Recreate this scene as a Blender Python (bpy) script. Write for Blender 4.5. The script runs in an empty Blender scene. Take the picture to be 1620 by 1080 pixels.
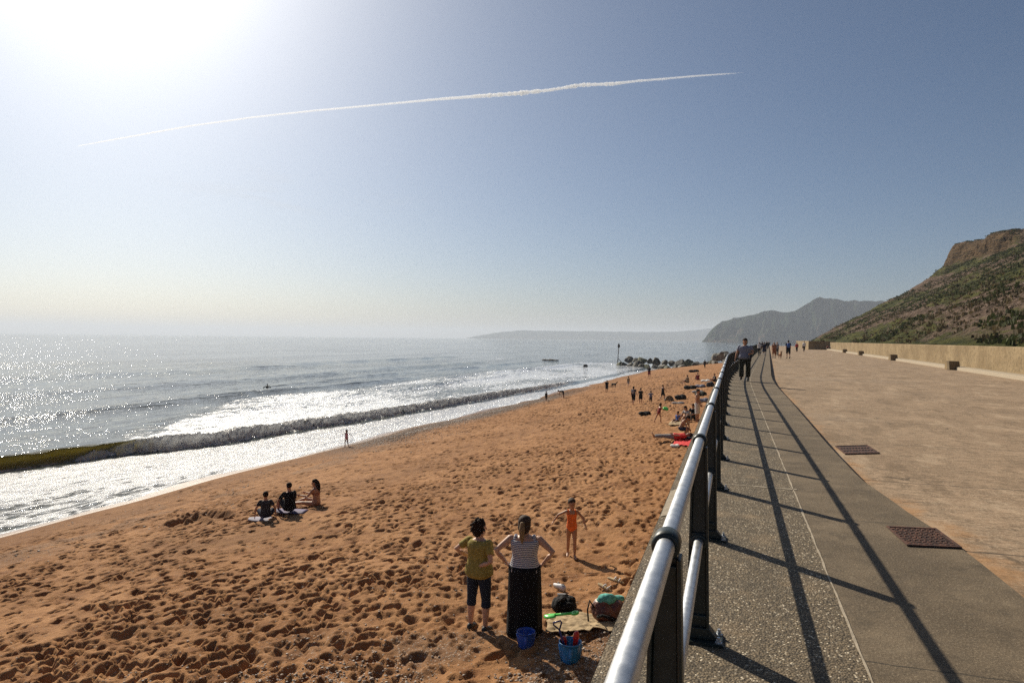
import bpy, bmesh, math, random
import numpy as np
from mathutils import Vector, Matrix, Quaternion

random.seed(7)
S = bpy.context.scene
COL = S.collection
R = math.radians

# ------------------------------------------------------------------ camera
EYE = Vector((0.0, 0.0, 1.65))
YAW, PITCH, ROLL, FPX = R(17.9), R(-0.29), R(0.6), 1080.0
_F = Vector((-math.sin(YAW) * math.cos(PITCH), math.cos(YAW) * math.cos(PITCH), math.sin(PITCH)))
_R0 = Vector((math.cos(YAW), math.sin(YAW), 0))
_U0 = _R0.cross(_F)
_R = _R0 * math.cos(ROLL) + _U0 * math.sin(ROLL)
_U = _U0 * math.cos(ROLL) - _R0 * math.sin(ROLL)
cam = bpy.data.cameras.new('camera')
cam.sensor_width = 36.0
cam.lens = 36.0 * FPX / 1620.0
cam.clip_start, cam.clip_end = 0.05, 120000
cam_o = bpy.data.objects.new('camera', cam)
COL.objects.link(cam_o)
cam_o.matrix_world = Matrix(((_R.x, _U.x, -_F.x, EYE.x), (_R.y, _U.y, -_F.y, EYE.y), (_R.z, _U.z, -_F.z, EYE.z), (0, 0, 0, 1)))
S.camera = cam_o

# ------------------------------------------------------------------ light
SUNV = Vector((-1.22, 1.06, 1.10)).normalized()      # towards the sun
SUN_EL = math.asin(SUNV.z)
SUN_AZ = math.atan2(SUNV.x, SUNV.y)                  # clockwise from +Y
w = bpy.data.worlds.new('World')
S.world = w
w.use_nodes = True
wn = w.node_tree
wn.nodes.clear()
sky = wn.nodes.new('ShaderNodeTexSky')
sky.sky_type = 'NISHITA'
sky.sun_disc = False
sky.sun_elevation = SUN_EL
sky.sun_rotation = SUN_AZ
sky.air_density, sky.dust_density, sky.ozone_density = 0.75, 1.7, 5.0
bg = wn.nodes.new('ShaderNodeBackground')
bg.inputs['Strength'].default_value = 0.060
wo = wn.nodes.new('ShaderNodeOutputWorld')
hs = wn.nodes.new('ShaderNodeHueSaturation')
hs.inputs['Saturation'].default_value = 1.0
wn.links.new(sky.outputs[0], hs.inputs['Color'])
tint = wn.nodes.new('ShaderNodeMix')
tint.data_type = 'RGBA'; tint.blend_type = 'MULTIPLY'; tint.inputs[0].default_value = 1.0
tint.inputs[7].default_value = (.985, 1.0, .945, 1)
wn.links.new(hs.outputs[0], tint.inputs[6])
wn.links.new(tint.outputs[2], bg.inputs['Color'])
wn.links.new(bg.outputs[0], wo.inputs['Surface'])
sun = bpy.data.lights.new('sun', 'SUN')
sun.energy = 5.0
sun.angle = R(0.53)
sun.color = (1.0, 0.90, 0.73)
sun_o = bpy.data.objects.new('sun', sun)
COL.objects.link(sun_o)
sun_o.rotation_euler = (-SUNV).to_track_quat('-Z', 'Y').to_euler()
S.view_settings.view_transform = 'Standard'
S.view_settings.look = 'None'
S.view_settings.exposure = 0.25
S.view_settings.gamma = 1.0
S.cycles.max_bounces = 6
S.cycles.volume_bounces = 1
S.cycles.sample_clamp_indirect = 1.0
S.cycles.use_denoising = False

# ------------------------------------------------------------------ helpers
def px_ray(px, py):
    x, y = (px - 810) / FPX, (540 - py) / FPX
    return _F + _R * x + _U * y
def at(px, py, z):
    d = px_ray(px, py)
    return EYE + d * ((z - EYE.z) / d.z)
def depth(p):
    return (Vector(p) - EYE).dot(_F)
def bearing(px):                                     # heading (rot z) of someone seen from behind at that column
    return YAW - math.atan((px - 810) / FPX)

def cc(Y):                                           # the coast bends gently to the right
    Y = np.asarray(Y, float)
    a = np.clip((Y - 24) / 12, 0, None)
    return np.where(Y < 24, 0, np.where(Y < 36, .047 * 12 * a * a / 2, .047 * 6 + .047 * (Y - 36)))
def c1(Y):
    return float(cc(Y))
WALL_U = 0.63
def sand_base(u):
    return -2.40 - .09 * u - .0015 * u * u
def beach_shift(Y):                                  # beyond the groyne the sea comes up to the wall
    t = np.clip((np.asarray(Y, float) - 150) / 14, 0, 1)
    return 26 * t * t * (3 - 2 * t)
def sand_z(X, Y):
    return float(sand_base(max(0, -X + c1(Y) - WALL_U) + beach_shift(Y)))
def on_beach(px, py):
    z = -3.5
    for _ in range(30):
        p = at(px, py, z)
        z = .5 * z + .5 * max(sand_z(p.x, p.y), -5.36)
    return at(px, py, z)

def _hash(ix, iy, seed):
    n = (ix.astype(np.int64) * 374761393 + iy.astype(np.int64) * 668265263 + seed * 974634577) & 0x7fffffff
    n = ((n ^ (n >> 13)) * 1274126177) & 0x7fffffff
    n = n ^ (n >> 16)
    return (n & 0xffff) / 65535.0
def vnoise(x, y, seed=0):
    x = np.asarray(x, float); y = np.asarray(y, float)
    x0 = np.floor(x); y0 = np.floor(y)
    fx = x - x0; fy = y - y0
    fx = fx * fx * fx * (fx * (fx * 6 - 15) + 10); fy = fy * fy * fy * (fy * (fy * 6 - 15) + 10)
    a = _hash(x0, y0, seed); b = _hash(x0 + 1, y0, seed); c = _hash(x0, y0 + 1, seed); d = _hash(x0 + 1, y0 + 1, seed)
    return (a * (1 - fx) + b * fx) * (1 - fy) + (c * (1 - fx) + d * fx) * fy
def fbm(x, y, octv=4, seed=0, gain=.5):
    t = 0; amp = 1; s = 0
    for k in range(octv):
        t = t + amp * (vnoise(x * 2 ** k + 17.3 * k, y * 2 ** k - 9.1 * k, seed + k) - .5)
        s += amp; amp *= gain
    return t / s * 2
def sstep(a, b, x):
    t = np.clip((x - a) / (b - a), 0, 1)
    return t * t * (3 - 2 * t)

def tag(o, label=None, cat=None, group=None, kind=None):
    if label: o['label'] = label
    if cat: o['category'] = cat
    if group: o['group'] = group
    if kind: o['kind'] = kind
    return o
def thing(name, label, cat, loc=(0, 0, 0), rz=0.0, group=None):
    o = bpy.data.objects.new(name, None)
    o.empty_display_size = .2
    COL.objects.link(o)
    o.location = loc
    o.rotation_euler = (0, 0, rz)
    return tag(o, label, cat, group)
def link(name, me, mat, parent=None, smooth=True):
    o = bpy.data.objects.new(name, me)
    COL.objects.link(o)
    if mat is not None:
        me.materials.clear()
        me.materials.append(mat)
    if smooth and len(me.polygons):
        me.polygons.foreach_set('use_smooth', np.ones(len(me.polygons), bool))
    if parent is not None: o.parent = parent
    return o
def bm_obj(name, bm, mat, parent=None, smooth=False, normals=True):
    if normals: bmesh.ops.recalc_face_normals(bm, faces=bm.faces)
    me = bpy.data.meshes.new(name)
    bm.to_mesh(me); bm.free()
    return link(name, me, mat, parent, smooth)
def np_mesh(name, V, Q, attrs=None):
    me = bpy.data.meshes.new(name)
    V = np.ascontiguousarray(V, dtype=np.float32).reshape(-1, 3)
    Q = np.ascontiguousarray(Q, dtype=np.int32)
    k = Q.shape[1]
    me.vertices.add(len(V)); me.vertices.foreach_set('co', V.ravel())
    me.loops.add(Q.size); me.loops.foreach_set('vertex_index', Q.ravel())
    me.polygons.add(len(Q))
    me.polygons.foreach_set('loop_start', np.arange(0, Q.size, k, dtype=np.int32))
    me.polygons.foreach_set('loop_total', np.full(len(Q), k, dtype=np.int32))
    me.update(calc_edges=True)
    for nm, val in (attrs or {}).items():
        a = me.attributes.new(nm, 'FLOAT', 'POINT')
        a.data.foreach_set('value', np.ascontiguousarray(val, dtype=np.float32).ravel())
    return me
def grid(name, X, Y, Z, mat, attrs=None, parent=None, flip=False, keep=None):
    n, m = X.shape
    V = np.stack([X, Y, Z], -1)
    i = np.arange(n * m).reshape(n, m)
    q = np.stack([i[:-1, :-1], i[:-1, 1:], i[1:, 1:], i[1:, :-1]], -1).reshape(-1, 4)
    if keep is not None:
        kk = keep[:-1, :-1] | keep[:-1, 1:] | keep[1:, 1:] | keep[1:, :-1]
        q = q[kk.ravel()]
    if flip: q = q[:, ::-1]
    return link(name, np_mesh(name, V, q, attrs), mat, parent, True)

def add_box(bm, c, s, mtx=None):
    r = bmesh.ops.create_cube(bm, size=1)
    for v in r['verts']:
        v.co = Vector((v.co.x * s[0] + c[0], v.co.y * s[1] + c[1], v.co.z * s[2] + c[2]))
        if mtx is not None: v.co = mtx @ v.co
    return r['verts']
def ortho(d):
    d = d.normalized()
    a = Vector((0, 0, 1)) if abs(d.z) < .9 else Vector((1, 0, 0))
    s = d.cross(a).normalized()
    return s, s.cross(d).normalized()
def ring_loft(bm, rings, close=True):
    """rings: lists of Vectors with the same count; end caps closed with a fan"""
    vs = [[bm.verts.new(p) for p in r] for r in rings]
    n = len(vs[0])
    for a, b in zip(vs[:-1], vs[1:]):
        for k in range(n):
            bm.faces.new((a[k], a[(k + 1) % n], b[(k + 1) % n], b[k]))
    if close:
        for r, rev in ((vs[0], True), (vs[-1], False)):
            bm.faces.new(r[::-1] if rev else r)
def add_cap(bm, p0, r0, p1, r1, seg=10, dome=True, mid=None):
    p0 = Vector(p0); p1 = Vector(p1)
    d = p1 - p0
    if d.length < 1e-6: d = Vector((0, 0, 1e-4))
    s, t = ortho(d)
    dn = d.normalized()
    def ring(c, r): return [c + (s * math.cos(2 * math.pi * k / seg) + t * math.sin(2 * math.pi * k / seg)) * r for k in range(seg)]
    rs = []
    if dome: rs += [ring(p0 - dn * r0 * .92, r0 * .38), ring(p0 - dn * r0 * .6, r0 * .8)]
    rs.append(ring(p0, r0))
    if mid is not None: rs.append(ring(p0 + d * mid[0], mid[1]))
    rs.append(ring(p1, r1))
    if dome: rs += [ring(p1 + dn * r1 * .6, r1 * .8), ring(p1 + dn * r1 * .92, r1 * .38)]
    ring_loft(bm, rs)
def add_ell(bm, c, ax, seg=14, rings=9):
    """ellipsoid, ax = three semi-axis vectors"""
    c = Vector(c)
    rs = []
    for i in range(1, rings):
        a = math.pi * i / rings
        rs.append([c + ax[2] * (-math.cos(a)) + (ax[0] * math.cos(2 * math.pi * k / seg) + ax[1] * math.sin(2 * math.pi * k / seg)) * math.sin(a) for k in range(seg)])
    ring_loft(bm, rs)
def add_tube(bm, pts, r, seg=8, closed_ends=True):
    pts = [Vector(p) for p in pts]
    rs = []
    prev = None
    for i, p in enumerate(pts):
        d = (pts[min(i + 1, len(pts) - 1)] - pts[max(i - 1, 0)]).normalized()
        if prev is None: s, t = ortho(d)
        else:
            s = (prev - d * prev.dot(d)).normalized(); t = s.cross(d).normalized()
        prev = s
        rr = r[i] if isinstance(r, (list, tuple)) else r
        rs.append([p + (s * math.cos(2 * math.pi * k / seg) + t * math.sin(2 * math.pi * k / seg)) * rr for k in range(seg)])
    ring_loft(bm, rs, closed_ends)
def add_lathe(bm, prof, seg=24, mtx=None):
    """prof: (r, z) open profile turned about z"""
    rs = []
    for r, z in prof:
        rs.append([Vector((r * math.cos(2 * math.pi * k / seg), r * math.sin(2 * math.pi * k / seg), z)) for k in range(seg)])
    if mtx is not None: rs = [[mtx @ p for p in r] for r in rs]
    vs = [[bm.verts.new(p) for p in r] for r in rs]
    for a, b in zip(vs[:-1], vs[1:]):
        for k in range(seg):
            bm.faces.new((a[k], a[(k + 1) % seg], b[(k + 1) % seg], b[k]))
    return vs
def remeshed(name, bm, mat, parent, voxel=.012, smooth=4, fac=.5):
    bmesh.ops.recalc_face_normals(bm, faces=bm.faces)
    me = bpy.data.meshes.new(name)
    bm.to_mesh(me); bm.free()
    t = bpy.data.objects.new('tmp', me)
    COL.objects.link(t)
    m = t.modifiers.new('r', 'REMESH'); m.mode = 'VOXEL'; m.voxel_size = voxel
    if smooth:
        s = t.modifiers.new('s', 'SMOOTH'); s.iterations = smooth; s.factor = fac
    dg = bpy.context.evaluated_depsgraph_get()
    me2 = bpy.data.meshes.new_from_object(t.evaluated_get(dg))
    bpy.data.objects.remove(t)
    bpy.data.meshes.remove(me)
    me2.name = name
    return link(name, me2, mat, parent, True)

# ------------------------------------------------------------------ node materials
class NT:
    def __init__(s, name):
        s.m = bpy.data.materials.new(name); s.m.use_nodes = True
        s.t = s.m.node_tree; s.t.nodes.clear()
        s.out = s.t.nodes.new('ShaderNodeOutputMaterial')
    def n(s, typ, props=None, **inp):
        nd = s.t.nodes.new('ShaderNode' + typ)
        for k, v in (props or {}).items(): setattr(nd, k, v)
        for k, v in inp.items():
            key = int(k[1:]) if k[0] == 'i' and k[1:].isdigit() else k.replace('_', ' ')
            s.set(nd.inputs[key], v)
        return nd
    def set(s, sock, v):
        if isinstance(v, bpy.types.NodeSocket): s.t.links.new(v, sock)
        elif isinstance(v, bpy.types.Node): s.t.links.new(v.outputs[0], sock)
        else:
            if isinstance(v, tuple) and len(v) == 3 and sock.type == 'RGBA': v = v + (1,)
            sock.default_value = v
    def math(s, op, a, b=0.0, c=0.0, clamp=False):
        return s.n('Math', {'operation': op, 'use_clamp': clamp}, i0=a, i1=b, i2=c).outputs[0]
    def mix(s, f, a, b, blend='MIX'):
        nd = s.t.nodes.new('ShaderNodeMix'); nd.data_type = 'RGBA'; nd.blend_type = blend
        s.set(nd.inputs[0], f); s.set(nd.inputs[6], a); s.set(nd.inputs[7], b)
        return nd.outputs[2]
    def coord(s, scale=(1, 1, 1), kind='Object', rot=(0, 0, 0)):
        tc = s.n('TexCoord')
        mp = s.n('Mapping', None, Vector=tc.outputs[kind], Scale=scale, Rotation=rot)
        return mp.outputs[0]
    def noise(s, vec, scale, detail=4, rough=.55, dist=0.0):
        return s.n('TexNoise', None, Vector=vec, Scale=scale, Detail=detail, Roughness=rough, Distortion=dist).outputs[0]
    def voro(s, vec, scale, feature='F1', out=0, rnd=1.0):
        return s.n('TexVoronoi', {'feature': feature}, Vector=vec, Scale=scale, Randomness=rnd).outputs[out]
    def ramp(s, f, a, b, lo=0.0, hi=1.0):
        return s.n('MapRange', {'interpolation_type': 'SMOOTHSTEP'}, Value=f, From_Min=a, From_Max=b, To_Min=lo, To_Max=hi).outputs[0]
    def attr(s, name):
        return s.n('Attribute', {'attribute_name': name}).outputs['Fac']
    def bump(s, h, strength=.5, dist=.01, normal=None):
        nd = s.n('Bump', None, Strength=strength, Distance=dist, Height=h)
        if normal is not None: s.set(nd.inputs['Normal'], normal)
        return nd.outputs[0]
    def bsdf(s, **k):
        b = s.n('BsdfPrincipled', None, **k)
        return b
    def done(s, sh):
        s.t.links.new(sh if isinstance(sh, bpy.types.NodeSocket) else sh.outputs[0], s.out.inputs['Surface'])
        return s.m

def m_plain(name, col, rough=.6, var=.12, scale=30, metal=0.0, bump=0.0, spec=.5, trans=0.0):
    t = NT(name)
    v = t.coord()
    nz = t.noise(v, scale, 5)
    c = t.mix(t.ramp(nz, .3, .7), tuple(x * (1 - var) for x in col), tuple(min(1, x * (1 + var)) for x in col))
    b = t.bsdf(Base_Color=c, Roughness=rough, Metallic=metal, Specular_IOR_Level=spec)
    if bump: t.set(b.inputs['Normal'], t.bump(nz, .6, bump))
    if trans:
        tr = t.n('BsdfTranslucent', None, Color=c)
        ms = t.n('MixShader', None, i0=trans, i1=b.outputs[0], i2=tr.outputs[0])
        return t.done(ms)
    return t.done(b)

# ---- sand
def mk_sand():
    t = NT('sand')
    v = t.coord()
    big = t.noise(v, .35, 4); mid = t.noise(v, 2.5, 5); fine = t.noise(v, 60, 3, .7)
    col = t.mix(t.ramp(big, .35, .65), (.315, .152, .062), (.395, .202, .090))
    col = t.mix(t.ramp(mid, .4, .72), col, (.205, .088, .034))
    col = t.mix(t.math('MULTIPLY', t.ramp(fine, .45, .75), .45), col, (.52, .29, .135))
    sh = t.attr('shingle')
    col = t.mix(t.math('MULTIPLY', sh, .62), col, (.105, .070, .050))
    vor = t.n('TexVoronoi', None, Vector=v, Scale=26.0)
    peb = t.mix(t.n('SeparateColor', None, Color=vor.outputs[1]).outputs[0], (.16, .11, .08), (.46, .34, .25))
    rnd = t.n('SeparateColor', None, Color=vor.outputs[1]).outputs[1]
    pm = t.math('MULTIPLY', t.math('LESS_THAN', rnd, t.math('MULTIPLY', sh, .9)), t.math('LESS_THAN', vor.outputs[0], .42))
    col = t.mix(pm, col, peb)
    damp = t.attr('wet')
    wet = t.ramp(damp, .62, 1.0)
    col = t.mix(t.math('MULTIPLY', damp, .85), col, t.mix(.7, col, (.085, .038, .016), 'MIX'))
    hb = t.math('ADD', t.math('MULTIPLY', fine, .55), t.math('MULTIPLY', t.noise(v, 16, 5, .65), 1.2))
    hb = t.math('ADD', hb, t.math('MULTIPLY', pm, t.math('SUBTRACT', .5, vor.outputs[0])))
    bstr = t.math('SUBTRACT', .8, t.math('MULTIPLY', wet, .55))
    nb = t.bump(hb, bstr, .03)
    rough = t.math('SUBTRACT', .92, t.math('MULTIPLY', wet, .62))
    b = t.bsdf(Base_Color=col, Roughness=rough, Normal=nb, Specular_IOR_Level=t.math('ADD', .15, t.math('MULTIPLY', wet, .35)))
    return t.done(b)

def mk_sea():
    t = NT('sea_water')
    v = t.coord((1, .45, 1), rot=(0, 0, R(4)))
    v1 = t.coord()
    foam = t.attr('foam'); face = t.attr('face')
    lace = t.noise(t.coord((1.6, .5, 1)), 1.1, 8, .68, .6)
    vor = t.voro(t.coord((1.2, .55, 1)), 2.4, 'DISTANCE_TO_EDGE')
    pat = t.math('ADD', lace, t.math('MULTIPLY', t.math('SUBTRACT', .22, vor), .25))
    f = t.ramp(t.math('ADD', pat, t.math('MULTIPLY', t.math('SUBTRACT', foam, .5), .75)), .47, .60)
    f = t.math('MULTIPLY', f, t.ramp(foam, .02, .15))
    h1 = t.noise(v, .8, 5, .55, .3)
    h2 = t.noise(v, 4.5, 3, .5, .2)
    h3 = t.noise(t.coord((1, .3, 1)), .10, 4, .55)
    gust = t.ramp(t.noise(t.coord((.10, .018, 1)), 1.0, 4, .6), .40, .62, .55, 1.25)
    h = t.math('ADD', t.math('MULTIPLY', gust, t.math('ADD', t.math('MULTIPLY', h1, .46), t.math('MULTIPLY', h2, .085))), t.math('MULTIPLY', h3, .9))
    fh = t.math('ADD', t.noise(v1, 6, 8, .75), t.math('MULTIPLY', t.noise(v1, 1.8, 5, .6), 1.5))
    h = t.math('ADD', h, t.math('MULTIPLY', f, t.math('MULTIPLY', fh, .11)))
    nb = t.bump(h, .9, .9)
    wcol = t.mix(face, (.07, .080, .072), (.20, .17, .045))
    water = t.bsdf(Base_Color=wcol, Roughness=.05, IOR=1.333, Normal=nb)
    tr = t.n('BsdfTranslucent', None, Color=(.55, .48, .12), Normal=nb)
    water2 = t.n('MixShader', None, i0=t.math('MULTIPLY', face, .6), i1=water.outputs[0], i2=tr.outputs[0])
    fo1 = t.bsdf(Base_Color=(.88, .89, .90), Roughness=.30, Normal=nb, Coat_Weight=.8, Coat_Roughness=.06, Coat_Normal=nb)
    fo2 = t.n('BsdfTranslucent', None, Color=(.90, .91, .91), Normal=nb)
    fo = t.n('MixShader', None, i0=t.math('MULTIPLY', t.attr('roll'), .72), i1=fo1.outputs[0], i2=fo2.outputs[0])
    ms = t.n('MixShader', None, i0=f, i1=water2.outputs[0], i2=fo.outputs[0])
    return t.done(ms)

def mk_aggregate():
    t = NT('aggregate_concrete')
    v = t.coord()
    vor = t.n('TexVoronoi', None, Vector=v, Scale=85.0)
    sc = t.n('SeparateColor', None, Color=vor.outputs[1])
    stone = t.mix(sc.outputs[0], (.060, .045, .027), (.30, .225, .135))
    stone = t.mix(t.math('GREATER_THAN', sc.outputs[1], .93), stone, (.75, .64, .47))
    gap = t.ramp(vor.outputs[0], .38, .55)
    col = t.mix(t.math('MULTIPLY', gap, .7), stone, (.050, .038, .024))
    dirt = t.noise(v, 1.6, 6, .6)
    col = t.mix(t.math('MULTIPLY', t.ramp(dirt, .45, .75), .55), col, (.085, .066, .043))
    n7 = t.noise(v, 2.6, 8, .78)
    col = t.mix(t.math('MULTIPLY', t.ramp(n7, .5, .66), .5), col, (.045, .034, .021))
    sandp = t.math('MULTIPLY', t.ramp(t.noise(v, 2.3, 5), .52, .75), .55)
    col = t.mix(sandp, col, (.30, .21, .12))
    nb = t.bump(t.math('SUBTRACT', .5, vor.outputs[0]), .55, .012)
    return t.done(t.bsdf(Base_Color=col, Roughness=.75, Normal=nb, Specular_IOR_Level=.35))
def mk_asphalt():
    t = NT('smooth_walkway')
    v = t.coord()
    n1 = t.noise(v, 1.3, 6, .6); n2 = t.noise(v, 70, 4, .8); n3 = t.noise(v, 14, 5, .65)
    col = t.mix(t.ramp(n1, .35, .7), (.10, .073, .045), (.18, .134, .085))
    col = t.mix(t.math('MULTIPLY', t.ramp(n3, .45, .75), .4), col, (.085, .069, .048))
    col = t.mix(t.math('MULTIPLY', t.ramp(n2, .5, .64), .6), col, (.38, .30, .20))
    sep = t.n('SeparateXYZ', None, Vector=v)
    yy = t.math('ADD', sep.outputs[1], t.math('MULTIPLY', t.noise(v, 3, 3), .06))
    seam = t.math('LESS_THAN', t.math('ABSOLUTE', t.math('SUBTRACT', t.math('MODULO', t.math('ADD', yy, .6), 3.05), 1.5)), .007)
    col = t.mix(t.math('MULTIPLY', seam, .75), col, (.03, .026, .02))
    n7 = t.noise(v, 3.2, 8, .78)
    col = t.mix(t.math('MULTIPLY', t.ramp(n7, .5, .66), .55), col, (.058, .044, .028))
    col = t.mix(t.math('MULTIPLY', t.ramp(n7, .44, .34), .4), col, (.27, .21, .14))
    nb = t.bump(t.math('ADD', n2, t.math('MULTIPLY', n3, .8)), .7, .008)
    return t.done(t.bsdf(Base_Color=col, Roughness=.8, Normal=nb, Specular_IOR_Level=.3))
def mk_road():
    t = NT('promenade_concrete')
    v = t.coord()
    sep = t.n('SeparateXYZ', None, Vector=v)
    ku = t.attr('ku')                                # metres from the kerb
    n1 = t.noise(v, .55, 6, .6); n2 = t.noise(t.coord((1, 7, 1)), 4, 6, .7); n3 = t.noise(v, 38, 5, .8); n4 = t.noise(v, 6, 6, .7)
    col = t.mix(t.ramp(n1, .3, .7), (.275, .185, .115), (.405, .282, .182))
    col = t.mix(t.math('MULTIPLY', t.ramp(n2, .44, .60), .75), col, (.13, .092, .055))
    col = t.mix(t.math('MULTIPLY', t.ramp(n4, .48, .64), .6), col, (.12, .085, .052))
    col = t.mix(t.math('MULTIPLY', t.ramp(n3, .50, .60), .7), col, (.52, .395, .27))
    edge = t.math('MULTIPLY', t.ramp(t.math('ADD', ku, t.math('MULTIPLY', t.noise(v, 1.7, 6, .65), 1.6)), .75, 1.15, 1, 0), .62)
    col = t.mix(edge, col, (.40, .205, .080))
    crk = t.n('TexVoronoi', {'feature': 'DISTANCE_TO_EDGE'}, Vector=t.n('VectorMath', {'operation': 'ADD'}, i0=v, i1=t.n('TexNoise', None, Vector=v, Scale=1.6, Detail=5.0).outputs[1]).outputs[0], Scale=.42).outputs[0]
    crm = t.math('MULTIPLY', t.math('LESS_THAN', crk, .006), t.ramp(t.noise(v, .5, 3), .48, .6))
    col = t.mix(t.math('MULTIPLY', crm, .75), col, (.06, .045, .03))
    n6 = t.noise(t.coord((1.2, .4, 1), rot=(0, 0, R(25))), 1.1, 8, .78)
    col = t.mix(t.math('MULTIPLY', t.ramp(n6, .50, .62), .55), col, (.15, .103, .062))
    col = t.mix(t.math('MULTIPLY', t.ramp(n6, .46, .36), .45), col, (.50, .38, .26))
    blot = t.ramp(t.noise(v, .16, 4), .5, .68)
    col = t.mix(t.math('MULTIPLY', blot, .35), col, (.26, .20, .145))
    wob = t.math('MULTIPLY', t.noise(v, 2.2, 4), .10)
    s1 = t.math('ABSOLUTE', t.math('SUBTRACT', t.math('MODULO', t.math('ADD', t.math('ADD', sep.outputs[1], wob), .8), 3.6), 3.55))
    seam = t.math('LESS_THAN', s1, .016)
    s2 = t.math('ABSOLUTE', t.math('SUBTRACT', t.math('MODULO', t.math('ADD', ku, wob), 4.6), 4.5))
    seam = t.math('MAXIMUM', seam, t.math('MULTIPLY', t.math('LESS_THAN', s2, .010), .6))
    col = t.mix(t.math('MULTIPLY', seam, .8), col, (.055, .043, .032))
    hh = t.math('ADD', t.math('ADD', t.math('MULTIPLY', n3, .5), n2), t.math('MULTIPLY', n4, .7))
    nb = t.bump(t.math('SUBTRACT', hh, t.math('MULTIPLY', seam, .8)), .55, .012)
    return t.done(t.bsdf(Base_Color=col, Roughness=.85, Normal=nb, Specular_IOR_Level=.25))
def mk_wall():
    t = NT('weathered_wall')
    v = t.coord()
    n1 = t.noise(t.coord((.6, .35, .5)), 1.1, 7, .7); n2 = t.noise(v, 5, 6, .7); n3 = t.noise(v, 45, 4, .75)
    col = t.mix(t.ramp(n1, .35, .68), (.20, .143, .078), (.31, .232, .135))
    col = t.mix(t.math('MULTIPLY', t.ramp(n2, .46, .66), .7), col, (.11, .080, .043))
    col = t.mix(t.math('MULTIPLY', t.ramp(n3, .55, .75), .4), col, (.42, .35, .25))
    sep = t.n('SeparateXYZ', None, Vector=v)
    stk = t.noise(t.coord((3.5, 3.5, .16)), 1.0, 6, .7)
    col = t.mix(t.math('MULTIPLY', t.ramp(stk, .58, .72), .5), col, (.085, .06, .032))
    low = t.ramp(t.math('ADD', sep.outputs[2], t.math('MULTIPLY', n2, .5)), .1, .55, .5, 0)
    col = t.mix(low, col, (.24, .17, .09))
    seam = t.math('LESS_THAN', t.math('MODULO', sep.outputs[1], 6.0), .03)
    col = t.mix(t.math('MULTIPLY', seam, .6), col, (.10, .08, .055))
    nb = t.bump(t.math('ADD', t.math('MULTIPLY', n3, .4), n2), .6, .03)
    return t.done(t.bsdf(Base_Color=col, Roughness=.9, Normal=nb, Specular_IOR_Level=.2))
def mk_hill():
    t = NT('hill_slope')
    v = t.coord(); hv = t.attr('hv')
    vs = t.coord((.55, .2, .55), rot=(0, 0, 0))
    n1 = t.noise(vs, .12, 7, .62, .4); n2 = t.noise(t.coord((.6, .16, .6)), .9, 7, .72); n3 = t.noise(v, 1.6, 6, .75)
    grass = t.mix(t.ramp(n2, .38, .66), (.024, .032, .010), (.10, .098, .026))
    grass = t.mix(t.math('MULTIPLY', t.ramp(n3, .5, .7), .5), grass, (.13, .10, .045))
    scree = t.mix(t.ramp(n3, .35, .65), (.070, .048, .034), (.20, .14, .105))
    vor = t.n('TexVoronoi', None, Vector=v, Scale=1.5)
    pale = t.math('MULTIPLY', t.math('LESS_THAN', vor.outputs[0], .30), t.ramp(n2, .5, .66))
    scree = t.mix(t.math('MULTIPLY', pale, t.ramp(hv, 22, 12, 0, .9)), scree, (.42, .32, .27))
    # bands up the slope: grass at the foot, rubble, grass, scree, grass under the cliff
    band = t.math('SINE', t.math('ADD', t.math('MULTIPLY', hv, .235), 2.0))
    g = t.ramp(t.math('ADD', t.math('MULTIPLY', t.math('SUBTRACT', n1, .5), 2.6), t.math('ADD', t.math('MULTIPLY', band, .33), t.math('MULTIPLY', t.math('SUBTRACT', n2, .5), 1.5))), -.12, .16)
    g = t.math('MAXIMUM', g, t.ramp(hv, 3.2, 1.0))
    col = t.mix(g, scree, grass)
    geo = t.n('NewGeometry')
    nz = t.n('SeparateXYZ', None, Vector=geo.outputs['True Normal']).outputs[2]
    cl = t.math('MULTIPLY', t.attr('cliff'), t.ramp(nz, .80, .62))
    st = t.noise(t.coord((.15, .15, 2.2)), 1.0, 6, .65)
    stv = t.noise(t.coord((1.2, 1.2, .12)), 1.0, 5, .65)
    rock = t.mix(t.ramp(st, .38, .62), (.032, .021, .012), (.125, .078, .040))
    rock = t.mix(t.math('MULTIPLY', t.ramp(stv, .5, .7), .6), rock, (.10, .07, .04))
    col = t.mix(cl, col, rock)
    h = t.math('ADD', t.math('MULTIPLY', n3, .8), t.math('ADD', n2, t.math('MULTIPLY', t.math('SUBTRACT', .5, vor.outputs[0]), .4)))
    nb = t.bump(h, .9, .8)
    return t.done(t.bsdf(Base_Color=col, Roughness=.95, Normal=nb, Specular_IOR_Level=.1))
def mk_far(name, a, b, c):
    t = NT(name)
    v = t.coord()
    n1 = t.noise(v, .006, 8, .65); n2 = t.noise(t.coord((1, 1, .35)), .02, 7, .7)
    hz = t.attr('hz')
    col = t.mix(t.ramp(t.math('ADD', n2, t.math('MULTIPLY', hz, .35)), .50, .72), b, a)
    col = t.mix(t.math('MULTIPLY', t.ramp(n1, .52, .68), .6), col, c)
    nb = t.bump(t.math('ADD', n1, n2), .8, 20)
    return t.done(t.bsdf(Base_Color=col, Roughness=1, Normal=nb, Specular_IOR_Level=0.0))
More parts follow.
